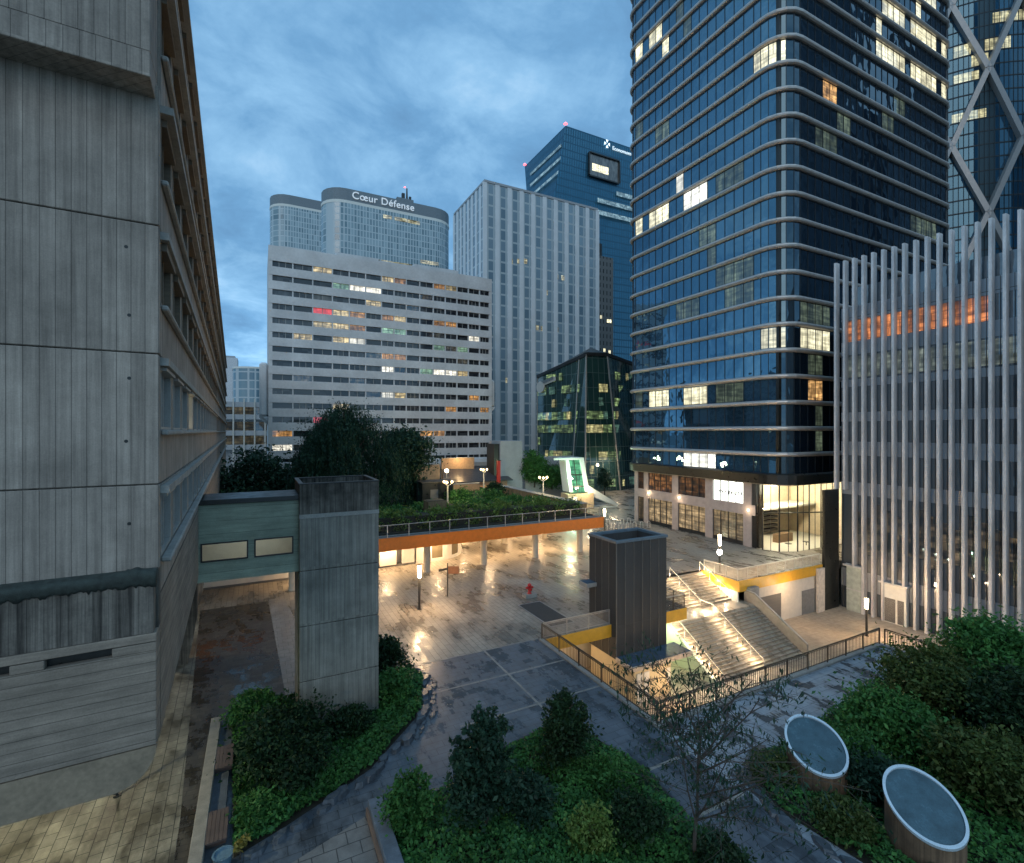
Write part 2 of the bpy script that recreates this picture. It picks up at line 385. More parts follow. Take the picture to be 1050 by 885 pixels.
# front
fw = MB()
for z0, z1 in ((11.6, 13.375), (13.40, 16.125), (16.15, 18.835), (18.86, 21.8)):
    fw.box((-W, 0, z0), (0, .3, z1))
fw.build("front_wall", CONC, lb, bevel=.015)
MB().box((-W, .06, 11.5), (-.05, .29, 21.7)).build("joint_backing", CONC_D, lb)
oh = MB(); oh.box((-W, -.75, 21.5), (-.06, .28, 22.0)); oh.box((-W, -.72, 22.02), (-.06, .28, 28.4))
oh.build("overhanging_front", CONC, lb, bevel=.012)
for x, z in ((-.55, 18.3), (-.5, 16.9), (-.5, 15.6), (-3.1, 18.4), (-3.0, 15.7), (-3.05, 14.2), (-.55, 14.3), (-2.9, 12.9), (-.5, 12.6)):
    MB().cyl((x, -.004, z), (x, .02, z), .035, n=10).build("tie_hole", BLACKST, lb)
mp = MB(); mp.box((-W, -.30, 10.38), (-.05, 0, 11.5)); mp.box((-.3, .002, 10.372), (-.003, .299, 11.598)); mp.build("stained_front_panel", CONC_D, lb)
ml = MB(); xs = np.linspace(-W, -.01, 700); n8 = 8
for i, x in enumerate(xs):
    e = .05 * math.sin(x * .8) + .02 * math.sin(x * 5.3); h = .09 * max(0, 1 - abs(x + .35) / .45) + random.uniform(-.012, .012)
    ml.v += [(x, -.0, 11.5), (x, -.30, 11.40 - random.uniform(0, .10)), (x, -.36 - random.uniform(0, .03), 11.42), (x, -.41 - e * .3, 11.50), (x, -.42 - e * .3 - random.uniform(0, .02), 11.56 + h), (x, -.36, 11.62 + h), (x, -.2, 11.63 + h + random.uniform(-.01, .01)), (x, .0, 11.64)]
for i in range(len(xs) - 1):
    for q in range(n8 - 1): a = i * n8 + q; ml.f.append((a, a + 1, a + 1 + n8, a + n8)); ml.m.append(0)
k_ = (len(xs) - 1) * n8; ml.f.append(tuple(range(k_, k_ + n8))); ml.m.append(0)
ml.build("mossy_ledge", MOSS, lb, smooth=True)
lw = MB()
lw.box((-W, -.34, 10.2), (-.003, .29, 10.37)); 
prof = [(-.08, 10.19), (-.08, 8.09)]; lw.box((-W, -.36, 8.1), (-.003, .29, 10.02))
for x0, x1 in ((-2.2, -1.72), (-.72, -.003)): lw.box((x0, -.36, 10.025), (x1, .29, 10.195))
lw.build("front_base_wall", CONC_H, lb, bevel=.012)
MB().box((-W, -.2, 10.0), (-.3, .28, 10.25)).build("slot_recess", BLACKST, lb)
cv = [(-W, 8.08), (-W, 7.3)] + [(-.003 - rr + rr * math.sin(t), 8.06 - rr * math.cos(t)) for t in [math.pi / 2 * i / n0 for i in range(n0 + 1)]] + [(-.003, 8.08)]
N = len(cv); c_ = MB(); c_.add([(x, -.35, z) for x, z in cv] + [(x, .3, z) for x, z in cv], [(i, (i + 1) % N, N + (i + 1) % N, N + i) for i in range(N)] + [tuple(range(N)), tuple(reversed(range(N, 2 * N)))])
c_.build("rounded_underside", plain("brownish_concrete", (.235, .185, .13), .9, var=.3, scale=1.2, bump=.3), lb)
def win_meshes(tan):
    fm = MB(); h = 1.36
    dpt = .10
    for a, c in (((-.22, 0, 0), (dpt - .1, .06, h)), ((-.22, WW - .06, 0), (dpt - .1, WW, h)), ((-.22, .06, 0), (dpt - .1, WW - .06, .06)), ((-.22, .06, h - (.16 if tan else .07)), (dpt, WW - .06, h))):
        fm.box(a, c)
    fm.box((-.2, WW * .5 - .03, .06), (-.06, WW * .5 + .03, h - .1))
    return fm.mesh("window")
wm = {False: win_meshes(False), True: win_meshes(True)}
for key, m in ((False, GREYFRAME), (True, TANWOOD)): wm[key].materials.append(m)
pane = MB().quad((-.16, .05, .05), (-.16, WW - .05, .05), (-.16, WW - .05, 1.3), (-.16, .05, 1.3)).mesh("pane"); pane.materials.append(GLASS_DK)
lbl = lit("pale_lit_window", (1, .86, .55), 1.1, .4)
litpane = pane.copy(); litpane.materials.clear(); litpane.materials.append(lbl)
far = MB(); farp = MB()
for i, t in enumerate(rows):
    for j in range(nb):
        y = .36 + j * PITCH
        if j < 16:
            o = bpy.data.objects.new("window", wm[i >= 2]); col.objects.link(o); o.parent = lb; o.location = (0, y, t - 1.6)
            lt = (i == 1 and j == 3)
            q = bpy.data.objects.new("pane", litpane if lt else pane); col.objects.link(q); q.parent = o
            if lt: o['label'] = "window lit pale yellow"
        else:
            far.box((-.2, y, t - .4), (.0, y + WW, t - .25), 0); far.box((-.2, y + WW * .5 - .04, t - 1.6), (-.05, y + WW * .5 + .04, t - .4), 0)
            far.quad((-.16, y, t - 1.6), (-.16, y + WW, t - 1.6), (-.16, y + WW, t - .3), (-.16, y, t - .3), 1)
tag(far.build("far_windows", [TANWOOD, GLASS_DK], lb), kind='stuff')
for yy in (24, 36, 48, 62, 76):
    pr = MB(); pts = [(-2.6, 0), (-1.15, 0), (-.9, 1.2), (-.62, 3), (-.6, 7.29), (-2.6, 7.29)]
    n = len(pts); pr.add([(x, yy, z) for x, z in pts] + [(x, yy + .9, z) for x, z in pts], [(i, (i + 1) % n, n + (i + 1) % n, n + i) for i in range(n)] + [tuple(range(n)), tuple(reversed(range(n, 2 * n)))])
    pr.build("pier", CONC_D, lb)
t = thing("thin_pole", "thin dark pole standing on pale lit paving below the rounded concrete underside", "pole", (-5.0, 24.6, 0))
MB().cyl((0, 0, 0), (0, 0, 7.28), .05).build("shaft", DKMETAL, t); MB().cyl((0, 0, 0), (0, 0, .05), .13, n=16).build("base_plate", DKMETAL, t)

# ------------------------------------------------------------------ footbridge and lift shaft
fb = thing("footbridge", "covered green-clad footbridge joining the concrete building to the concrete lift shaft", "bridge", (-.4, 25.9, 0))
X0, X1, Y0, Y1 = -2.5, 1.745, 25.95, 28.4
s = MB(); s.box((X0, Y0, 7.72), (X1, Y0 + .12, 8.62)); s.box((X0, Y0, 9.47), (X1, Y0 + .12, 11.2))
for x0, x1 in ((X0, -2.3), (-.42, -.17), (1.5, X1)): s.box((x0, Y0, 8.62), (x1, Y0 + .12, 9.47))
s.box((X0, Y1 - .12, 7.72), (X1, Y1, 11.2)); s.box((X0, Y0 + .121, 7.72), (X1, Y1 - .121, 7.9))
s.build("cladding", GREENCLAD, fb, True)
MB().box((X0, Y0 - .1, 11.201), (X1, Y1 + .1, 11.42)).build("roof", DKMETAL, fb, True, bevel=.02)
MB().box((X0, Y0 + .2, 7.91), (X1, Y1 - .13, 8.0)).build("floor", WHITEW, fb, True)
MB().box((X0, Y1 - .2, 8.01), (X1, Y1 - .13, 11.1)).build("inner_wall", WHITEW, fb, True)
CG = clearglass("bridge_glass", (.85, .88, .85))
for x0, x1 in ((-2.3, -.42), (-.17, 1.5)):
    f = MB(); z0, z1 = 8.62, 9.47
    f.box((x0, Y0 - .03, z0), (x1, Y0 + .05, z0 + .06)); f.box((x0, Y0 - .03, z1 - .06), (x1, Y0 + .05, z1)); f.box((x0, Y0 - .03, z0 + .06), (x0 + .06, Y0 + .05, z1 - .06)); f.box((x1 - .06, Y0 - .03, z0 + .06), (x1, Y0 + .05, z1 - .06))
    wo = f.build("window", DKMETAL, fb, True)
    q = MB().quad((x0 + .06, Y0 + .02, z0 + .06), (x1 - .06, Y0 + .02, z0 + .06), (x1 - .06, Y0 + .02, z1 - .06), (x0 + .06, Y0 + .02, z1 - .06)).build("pane", CG, wo)
point('bridge_lamp', (-.3, 27.4, 10.7), 55, (1, .95, .82), .15)
sh = thing("lift_shaft", "tall board-marked concrete lift shaft with open parapet rising from the dark bushes", "tower", (3.6, 27.3, 0))
A, B, C_, D_ = 1.75, 5.5, 25.65, 29.1
s = MB()
for z0, z1 in ((0, 2.42), (2.46, 5.08), (5.12, 7.75), (7.79, 10.3)): s.box((A, C_, z0), (B, D_, z1))
s.build("shaft_wall", CONC_S, sh, True, bevel=.02)
MB().box((A + .04, C_ + .04, .1), (B - .04, D_ - .04, 10.4)).build("joint_backing", CONC_D, sh, True)
MB().box((A - .015, C_ - .015, 10.301), (B + .015, D_ + .015, 10.5)).build("pale_band", CONC_P, sh, True)
s = MB(); z0, z1 = 10.501, 11.95; th = .14
s.box((A, C_, z0), (B, C_ + th, z1)); s.box((A, D_ - th, z0), (B, D_, z1)); s.box((A, C_ + th, z0), (A + th, D_ - th, z1)); s.box((B - th, C_ + th, z0), (B, D_ - th, z1))
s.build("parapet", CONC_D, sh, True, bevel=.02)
s = MB(); z0, z1 = 11.951, 12.0
s.box((A - .03, C_ - .03, z0), (B + .03, C_ + th + .03, z1)); s.box((A - .03, D_ - th - .03, z0), (B + .03, D_ + .03, z1)); s.box((A - .03, C_ + th + .03, z0), (A + th + .03, D_ - th - .03, z1)); s.box((B - th - .03, C_ + th + .03, z0), (B + .03, D_ - th - .03, z1))
s.build("coping", DKMETAL, sh, True)
OLIVE = plain("olive_shaded_concrete", (.12, .11, .06), .8, var=.4)
MB().box((A - .06, C_ + .1, 0), (A - .001, C_ + .34, 7.7)).build("shaded_side_strip", OLIVE, sh, True)  # added strip: olive moss tone painting the shading of the side face

# ------------------------------------------------------------------ raised garden deck
dk = thing("garden_deck", "raised garden deck with long orange fascia carried on round columns over the plaza", "deck", (20, 47.6, 0))
DX0, DX1, DY0, DY1 = -9, 36.9, 47.6, 104
MB().box((DX0, DY0 + .16, 3.05), (DX1 - .16, DY1, 4.15)).build("slab", BEIGE, dk, True)
s = MB(); s.box((DX0, DY0, 2.98), (DX1, DY0 + .15, 4.22)); s.box((DX1 - .15, DY0 + .151, 2.98), (DX1, DY1, 4.22))
s.build("fascia", ORANGE, dk, True)
MB().box((DX0, DY0 + .151, 4.151), (DX1 - .16, DY0 + 1.3, 4.24)).build("edge_walk", CONC_P, dk, True)
for x in (15.5, 21.9, 28.4, 34.6, 9.2, 2.8):
    for y in (49.3, 57.5):
        s = MB(); s.cyl((x, y, .004), (x, y, 3.05), .36, n=20); s.cyl((x, y, .004), (x, y, .12), .42, n=20); s.build("column", BEIGE, dk, True, smooth=False)
dr = thing("deck_railing", "grey railing with dark mesh panels along the edge above the orange fascia", "railing", (20, 47.7, 4.2))
for i in range(22):
    x = DX0 + 1 + i * 2.12; MB().box((x - .04, DY0 + .2, 4.24), (x + .04, DY0 + .28, 5.4)).build("post", STEEL, dr, True)
s = MB(); s.bar((DX0, DY0 + .24, 5.42), (DX1, DY0 + .24, 5.42), .07, .05); s.bar((DX1 - .2, DY0 + .2, 5.42), (DX1 - .2, 62, 5.42), .07, .05); s.build("handrail", STEEL, dr, True)
s = MB()
for i in range(int((DX1 - DX0) / .13)):
    x = DX0 + .1 + i * .13; s.box((x, DY0 + .235, 4.3), (x + .022, DY0 + .25, 5.34))
for zz in (4.3, 5.33): s.box((DX0, DY0 + .228, zz), (DX1, DY0 + .256, zz + .03))
s.build("bars", DKMETAL, dr, True)
pv = thing("pavilion", "white-panelled pavilion under the orange deck with a curved glazed end", "pavilion", (12, 53, 0))
s = MB(); s.box((-8, 52.9, .2), (10.2, 53.1, 2.9)); s.box((11.4, 52.75, .2), (13.2, 53.1, 2.9)); s.box((13.85, 52.9, .2), (15.2, 53.1, 2.9)); s.box((10.2, 53.6, .2), (15.6, 53.8, 2.9)); s.build("wall", WHITEW, pv, True)
MB().box((-8, 52.86, 0), (15.3, 53.2, .199)).build("plinth", GREYDOOR, pv, True)
arc = [(15.4, 52.95)] + [(17.5 + 4.6 * math.sin(a), 57.5 - 4.6 * math.cos(a)) for a in [R(d) for d in range(-12, 91, 8)]] + [(22.1, 66)]
s = MB(); s.sweep(arc, [(0, .0), (.12, .0), (.12, .35), (0, .35)]); s.sweep(arc, [(0, 2.75), (.12, 2.75), (.12, 3.04), (0, 3.04)])
for i in (0, 1, 4, 5, 8, 9, 13): s.sweep(arc[i:i + 2], [(0, .351), (.1, .351), (.1, 2.749), (0, 2.749)])
s.build("curved_wall", WHITEW, pv, True)
s = MB(); s.sweep(arc, [(-.06, .3), (.03, .3), (.03, 2.8), (-.06, 2.8)]); s.build("curved_glazing", glassy("beige_glass", (.17, .14, .09), 1.5, .08, 0), pv, True)
s = MB(); s.box((11.0, 52.70, 1.75), (12.2, 52.745, 2.75)); sg = s.build("notice_board", plain("pale_blue_board", (.35, .45, .6), .5), pv, True)
sgm = MB()
for r_ in range(3):
    x = 11.15
    while x < 12.0:
        w_ = random.uniform(.06, .16); sgm.box((x, 52.69, 2.35 - r_ * .2), (x + w_, 52.699, 2.45 - r_ * .2)); x += w_ + .06
sgm.build("lettering", plain("dark_blue", (.03, .06, .16)), pv, True)
tag(MB().box((-9, 74, 0), (36, 74.3, 3.04)).build("undercroft_wall", BEIGE), "long beige back wall deep under the garden deck", "wall")
DL = []
for x in (5.5, 12.0, 17.4, 23.6, 29.8, 35.0):
    for y in (51.8, 60):
        DL.append((x, y))
dn = None
for i, (x, y) in enumerate(DL):
    lab = f"round soffit downlight under the orange deck"
    if dn is None:
        dn = thing("downlight", lab, "light", (x, y, 3.04), 0, "downlights under the garden deck")
        MB().cyl((0, 0, 0), (0, 0, -.06), .34, n=20).build("housing", STEEL, dn); MB().cyl((0, 0, -.061), (0, 0, -.075), .28, n=20).build("diffuser", glow("downlight_glow", (1, .78, .45), 30), dn)
    else: dup(dn, (x, y, 3.04))
WARM = (1, .66, .36); WARM2 = (1, .76, .48)
for x, y in DL: area("deck_lamp", (x, y, 2.95), 310 if y < 55 else 230, .5, WARM)

# ------------------------------------------------------------------ plaza furniture
def lamp_post(name, label, loc, h, kind):
    t = thing(name, label, "street lamp", loc, 0, "lamp posts on the plazas")
    if kind == 'tube':
        MB().cyl((0, 0, 0), (0, 0, h - 1.0), .10, n=14).build("pole", DKMETAL, t)
        MB().cyl((0, 0, h - 1.0), (0, 0, h), .12, .17, n=14).build("lantern", L_WARM, t); MB().cyl((0, 0, h), (0, 0, h + .05), .18, n=14).build("cap", DKMETAL, t)
    else:
        MB().cyl((0, 0, 0), (0, 0, h - 2.1), .10, n=14).build("pole", DKMETAL, t)
        MB().lathe([(.0, h - 2.1), (.2, h - 2.0), (.26, h - 1.8), (.2, h - 1.6), (.1, h - 1.5)], 14).build("globe", L_WHITE, t)
        MB().cyl((0, 0, h - 1.5), (0, 0, h - 1.1), .11, n=14).build("collar", DKMETAL, t)
        MB().cyl((0, 0, h - 1.1), (0, 0, h), .12, .15, n=14).build("lantern", L_WARM, t)
    MB().cyl((0, 0, 0), (0, 0, .03), .2, n=14).build("base_plate", DKMETAL, t)
    return t
lamp_post("lamp_post", "black post with glowing tube head in front of the white pavilion", (11.66, 39.13, 0), 3.6, 'tube')
lamp_post("lamp_post", "black post with two stacked lights beside the top of the stairs", (42.1, 35.2, 0), 3.9, 'double')
lamp_post("lamp_post", "post with glowing tube head in the sunken court before the finned facade", (51.6, 26.3, -5), 3.6, 'tube')
lamp_post("lamp_post", "post with glowing tube head by the end of the orange deck", (43.0, 55.3, 0), 3.7, 'tube')
for loc, pw in (((11.66, 38.8, 3.0), 900), ((42.1, 34.9, 3.1), 800), ((51.6, 26.0, -1.9), 800), ((43.0, 55.0, 3.2), 700)):
    point("post_lamp", loc, pw, WARM, .2)
t = thing("signpost", "dark signpost with an orange-brown panel and a side arm on the lit plaza", "signpost", (14.84, 41.24, 0), YAW * -1)
MB().cyl((0, 0, 0), (0, 0, 2.9), .055).build("pole", DKMETAL, t)
MB().box((.06, -.03, 1.95), (1.0, .03, 2.6)).build("panel", plain("rust_panel", (.17, .07, .03), .5), t)
MB().box((-.03, -.9, 2.3), (.03, -.06, 2.48)).build("arm", DKMETAL, t).rotation_euler = (0, 0, R(-50))
t = thing("fire_hydrant", "red fire hydrant on a grey block beside the dark grating", "hydrant", (21.14, 37.7, 0))
MB().box((-.55, -.35, 0), (.55, .35, .3)).build("block", CONC_P, t)
m_ = MB(); m_.lathe([(0, .3), (.2, .3), (.2, .36), (.13, .4), (.12, .95), (.18, .97), (.18, 1.05), (.12, 1.15), (0, 1.22)], 14); m_.build("body", RED, t, smooth=True)
m_ = MB(); m_.cyl((-.34, 0, .82), (.34, 0, .82), .1, n=12); m_.cyl((0, -.3, .7), (0, 0, .7), .1, n=12); m_.build("outlet", RED, t)
t = thing("floor_grating", "dark rectangular metal grating set in the plaza paving", "grating", (20.3, 33.7, 0))
MB().box((-1.05, -2.6, .004), (1.05, 2.6, .03)).build("frame", STEEL, t)
m_ = MB()
for i in range(40): m_.box((-.98, -2.52 + i * .126, .031), (.98, -2.52 + i * .126 + .1, .045))
m_.build("bars", plain("grating_dark", (.04, .042, .042), .6), t)
bs = None
for i in range(13):
    loc = (45.5 + (i % 7) * 1.15 + .3 * (i // 7), 58.2 + (i // 7) * 3.2 - (i % 7) * .25, 0)
    if bs is None:
        bs = thing("bicycle_stand", "slim metal bicycle stand in a double row outside the corner tower", "bicycle stand", loc, 0, "bicycle stands by the tower")
        m_ = MB(); m_.tube([(-.3, 0, 0), (-.3, 0, .75), (-.15, 0, .95), (.15, 0, .95), (.3, 0, .75), (.3, 0, 0)], [.045] * 6, 8); m_.build("hoop", PALEMET, bs)
        MB().box((-.4, -.06, 0), (.4, .06, .02)).build("foot_plate", STEEL, bs)
    else: dup(bs, loc, random.uniform(-.3, .3))

# ------------------------------------------------------------------ sunken court: edge, lift tower, stairs, terrace
ce = thing("court_edge", "plaza edge with yellow fascia over a recessed cream wall behind the grey lift tower", "plaza edge", (24, 29.5, -5))
MB().box((17.6, 29.5, -.95), (31.4, 29.65, -.006)).build("fascia", YELLOW, ce, True)
s = MB(); s.box((17.6, 29.651, -.9), (31.399, 36.9, -.006)); s.build("slab", CONC_P, ce, True)
MB().box((17.6, 33.4, -5), (31.39, 33.6, -.9)).build("recessed_wall", BEIGE, ce, True)
MB().box((29.2, 33.3, -5), (30.3, 33.39, -2.9)).build("door", GREYDOOR, ce, True)
lt = thing("lift_tower", "dark grey clad lift tower with blue wet roof standing in the sunken court", "lift tower", (26.1, 30.6, -5))
A, B, C_, D_ = 23.6, 28.6, 28.95, 32.3
s = MB().box((A, C_, -2.45), (B, D_, 5.5)); th = .25
s.box((A, C_, 5.5), (B, C_ + th, 6.17)); s.box((A, D_ - th, 5.5), (B, D_, 6.17)); s.box((A, C_ + th, 5.5), (A + th, D_ - th, 6.17)); s.box((B - th, C_ + th, 5.5), (B, D_ - th, 6.17)); 
for i in range(1, 6): x = A + (B - A) * i / 6 + .0; s.box((x - .025, C_ - .035, -2.44), (x + .025, C_ - .001, 6.15), 1)
for i in range(1, 4): y_ = C_ + (D_ - C_) * i / 4; s.box((A - .035, y_ - .025, -2.44), (A - .001, y_ + .025, 6.15), 1)
s.box((A - .04, C_ - .04, -2.44), (A + .05, C_ - .001, 6.15), 1); s.build("cladding", [LIFTCLAD, plain("seam_metal", (.11, .105, .095), .5)], lt, True)
s = MB(); z0, z1, th = 6.171, 6.36, .25
s.box((A - .08, C_ - .08, z0), (B + .08, C_ + th, z1)); s.box((A - .08, D_ - th, z0), (B + .08, D_ + .08, z1)); s.box((A - .08, C_ + th, z0), (A + th, D_ - th, z1)); s.box((B - th, C_ + th, z0), (B + .08, D_ - th, z1))
s.build("parapet", plain("blue_grey_coping", (.11, .15, .18), .4), lt, True, bevel=.01)
MB().box((A + th, C_ + th, 5.501), (B - th, D_ - th, 5.52)).build("roof", ROOFBL, lt, True)
s = MB(); s.box((A + .1, C_ + .1, -5), (B - .1, D_ - .1, -2.451)); s.build("base_wall", plain("cream_wall", (.62, .52, .33), .7, var=.06), lt, True)
s = MB(); s.box((A + .3, C_ - 1.65, -5), (B - 1.2, C_ + .099, -2.62)); s.build("entrance_hut", plain("cream_hut", (.62, .52, .33), .7, var=.06), lt, True)
for x in (24.1, 24.75): MB().box((x, C_ - 1.72, -4.99), (x + .5, C_ - 1.66, -2.9)).build("door", WHITEW, lt, True)
MB().box((27.0, C_ - 1.7, -4.2), (27.32, C_ - 1.655, -3.1)).build("panel", WHITEW, lt, True)
s = MB(); s.box((A - .05, C_ - 1.85, -2.6), (B + .85, C_ - .001, -2.25)); s.build("canopy", plain("canopy_edge", (.55, .47, .38), .6), lt, True)
MB().box((A + .03, C_ - 1.77, -2.249), (B + .77, C_ - .01, -2.235)).build("canopy_roof", ROOFBL, lt, True)
MB().box((A - .95, D_ - 1.0, 2.35), (A - .001, D_ + .1, 2.65)).build("side_canopy", plain("canopy_edge_grey", (.3, .29, .27), .6), lt, True)
MB().box((A - .88, D_ - .93, 2.651), (A - .01, D_ + .02, 2.665)).build("side_canopy_roof", ROOFBL, lt, True)
def railing(name, label, pts, zb, h, step, mpost, mrail, mbar, barstep=.13, mid=None, zf=None, wpost=.06):
    """railing along a polyline of (x,y[,z])"""
    P = [Vector((p[0], p[1], p[2] if len(p) > 2 else zb)) for p in pts]
    t = thing(name, label, "railing", P[0])
    bars = MB(); rail = MB()
    for a, b in zip(P, P[1:]):
        L_ = (b - a).length; n = max(1, round(L_ / step))
        for i in range(n + 1):
            if i == 0 and a is not P[0]: continue
            q = a.lerp(b, i / n); MB().box((q.x - wpost / 2, q.y - wpost / 2, q.z), (q.x + wpost / 2, q.y + wpost / 2, q.z + h)).build("post", mpost, t, True)
        up = Vector((0, 0, h)); rail.bar(a + up, b + up, .07, .06)
        lo = Vector((0, 0, .12)); hi = Vector((0, 0, h - .1))
        bars.bar(a + lo, b + lo, .035, .035); bars.bar(a + hi, b + hi, .035, .035)
        nb_ = int(L_ / barstep)
        for i in range(1, nb_):
            q = a.lerp(b, i / nb_); bars.box((q.x - .011, q.y - .011, q.z + .12), (q.x + .011, q.y + .011, q.z + h - .1))
    rail.build("handrail", mrail, t, True); bars.build("bars", mbar, t, True)
    return t
BRZ = plain("bronze_metal", (.10, .08, .06), .4, .6)
railing("court_railing", "dark bar railing along the west kerb of the sunken court", [(17.46, 29.4), (17.46, 18.3)], .14, 1.05, 2.2, BRZ, BRZ, BRZ, .16)
railing("court_railing", "dark bar railing along the south kerb of the sunken court, behind the sapling", [(17.66, 18.26), (37.4, 18.26)], .14, 1.05, 2.05, BRZ, BRZ, BRZ, .16)
railing("court_railing", "dark bar railing running past the big shrubs at the east side of the paved terrace", [(37.5, 18.0), (37.5, -2)], .14, 1.05, 2.2, BRZ, BRZ, BRZ, .16)
railing("edge_railing", "pale steel railing with grey mesh on the yellow plaza edge left of the lift tower", [(17.75, 29.62), (23.5, 29.62)], 0, 1.1, 1.9, STEEL, STEEL, STEEL, .10)
railing("edge_railing", "short railing on the yellow plaza edge between the lift tower and stairs", [(28.75, 29.62), (31.25, 29.62), (31.25, 33.2)], 0, 1.1, 1.3, BRZ, STEEL, BRZ, .12)
CREAMB = plain("cream_bars", (.5, .45, .36), .5, .2)
railing("terrace_railing", "pale railing with cream bars along the terrace above the yellow band and garage door", [(41.45, 36.6), (41.45, 32.55), (54.6, 32.55)], 0, 1.1, 1.45, PALEMET, PALEMET, CREAMB, .09)
# stairs
st = thing("staircase", "wide lit stone staircase descending from the plaza to the sunken court", "stairs", (36.5, 32, -5))
STEP = paving("stair_stone", (.42, .36, .28), (.38, .32, .25), (.15, .12, .1), 1.5, 5, 0, (.2, .5), .8, .2, .006)
def flight(x0, x1, yt, zt, n, rise, tread):
    m = MB()
    for i in range(n):
        z1 = zt - rise * (i + 1); y1 = yt - tread * i
        m.box((x0, y1 - tread, -4.995), (x1, y1, z1)); m.box((x0 + .01, y1 - tread - .025, z1 - .05), (x1 - .01, y1 - tread + .02, z1 + .004), 1)
    return m
NOSE = plain("step_nosing", (.16, .13, .1), .6)
flight(31.4, 41.28, 36.9, 0, 12, .172, .34).build("upper_flight", [STEP, NOSE], st, True)
z = -12 * .172; y = 36.9 - 12 * .34
MB().box((31.4, y - 1.5, -4.995), (42.2, y - .003, z - .002)).build("landing", STEP, st, True)
y -= 1.503; zl = z
flight(31.4, 42.2, y, z, 17, .1726, .30).build("lower_flight", [STEP, NOSE], st, True)
yb = y - 17 * .30
s = MB(); s.add([(31.1, 36.9, -5), (31.1, 36.9, .05), (31.1, 32.8, zl + .15), (31.1, y, zl + .15), (31.1, yb, -4.85), (31.1, yb, -5)], [(0, 1, 2, 3, 4, 5)])
s.add([(31.395, 36.9, -5), (31.395, 36.9, .05), (31.395, 32.8, zl + .15), (31.395, y, zl + .15), (31.395, yb, -4.85), (31.395, yb, -5)], [(5, 4, 3, 2, 1, 0)])
s.add([(31.1, 36.9, .05), (31.395, 36.9, .05), (31.395, 32.8, zl + .15), (31.1, 32.8, zl + .15), (31.395, y, zl + .15), (31.1, y, zl + .15), (31.395, yb, -4.85), (31.1, yb, -4.85), (31.395, yb, -5), (31.1, yb, -5)], [(0, 1, 2, 3), (3, 2, 4, 5), (5, 4, 6, 7), (7, 6, 8, 9)])
s.build("side_wall", plain("pale_green_wall", (.48, .52, .42), .8, var=.08), st, True)
def stair_rail(name, x, pts, lit_=False):
    m = MB()
    for a, b in zip(pts, pts[1:]): m.bar((x, a[0], a[1] + .95), (x, b[0], b[1] + .95), .06, .06)
    L0 = pts[0]; 
    for a, b in zip(pts, pts[1:]):
        n = max(1, round(abs(a[0] - b[0]) / 1.2))
        for i in range(n + 1):
            yy = a[0] + (b[0] - a[0]) * i / n; zz = a[1] + (b[1] - a[1]) * i / n; m.cyl((x, yy, zz), (x, yy, zz + .95), .025, n=8)
    o = m.build(name, STEEL, st, True)
    if lit_:
        m = MB()
        for a, b in zip(pts, pts[1:]): m.bar((x, a[0], a[1] + .90), (x, b[0], b[1] + .90), .03, .02)
        m.build("light_strip", glow("stair_strip", (1, .82, .5), 5), o)
        for a, b in zip(pts, pts[1:]):
            n = max(1, round(abs(a[0] - b[0]) / 1.3))
            for i in range(n):
                f = (i + .5) / n; point("handrail_lamp", (x, a[0] + (b[0] - a[0]) * f, a[1] + (b[1] - a[1]) * f + .42), 70, WARM2, .1)
    return o
stair_rail("centre_handrail", 36.6, [(36.6, 0), (32.8, zl), (y, zl), (yb, -5)], True)
stair_rail("left_handrail", 31.7, [(36.6, 0), (32.8, zl), (y, zl), (yb, -5)], True)
stair_rail("right_handrail", 41.0, [(36.8, 0), (32.9, zl)], True)
s = MB()
s.add([(42.21, 32.4, -5), (42.21, 32.4, -1.0), (42.21, y, zl + 1.0), (42.21, yb, -4.0), (42.21, yb, -5)], [(0, 1, 2, 3, 4)])
s.add([(42.42, 32.4, -5), (42.42, 32.4, -1.0), (42.42, y, zl + 1.0), (42.42, yb, -4.0), (42.42, yb, -5)], [(4, 3, 2, 1, 0)])
s.add([(42.21, 32.4, -1), (42.42, 32.4, -1), (42.21, y, zl + 1), (42.42, y, zl + 1), (42.21, yb, -4), (42.42, yb, -4), (42.21, yb, -5), (42.42, yb, -5)], [(0, 1, 3, 2), (2, 3, 5, 4), (4, 5, 7, 6)])
s.build("right_parapet", plain("taupe_panel", (.28, .24, .2), .6), st, True)
s = MB(); s.bar((42.31, 32.3, -.95), (42.31, y, zl + 1.08), .1, .06); s.bar((42.31, y, zl + 1.08), (42.31, yb, -3.92), .1, .06); s.build("right_cap_rail", PALEMET, st, True)
for x in (21.5, 26.5, 31.5, 36.0):  # unseen lamps added to brighten the court floor seen through the railing bars
    bl_ = thing("court_fill_lamp", "added fill lamp, unseen, on the inner south wall of the sunken court", "light", (x, 18.42, -1.2), 0, "added fill lamps in the sunken court"); MB().box((-.3, 0, -.1), (.3, .12, .1)).build("housing", STEEL, bl_); MB().box((-.26, .121, -.07), (.26, .14, .07)).build("diffuser", L_WARM, bl_)
    area("court_fill_light", (x, 18.65, -1.2), 45, .5, WARM, (R(60), 0, 0))
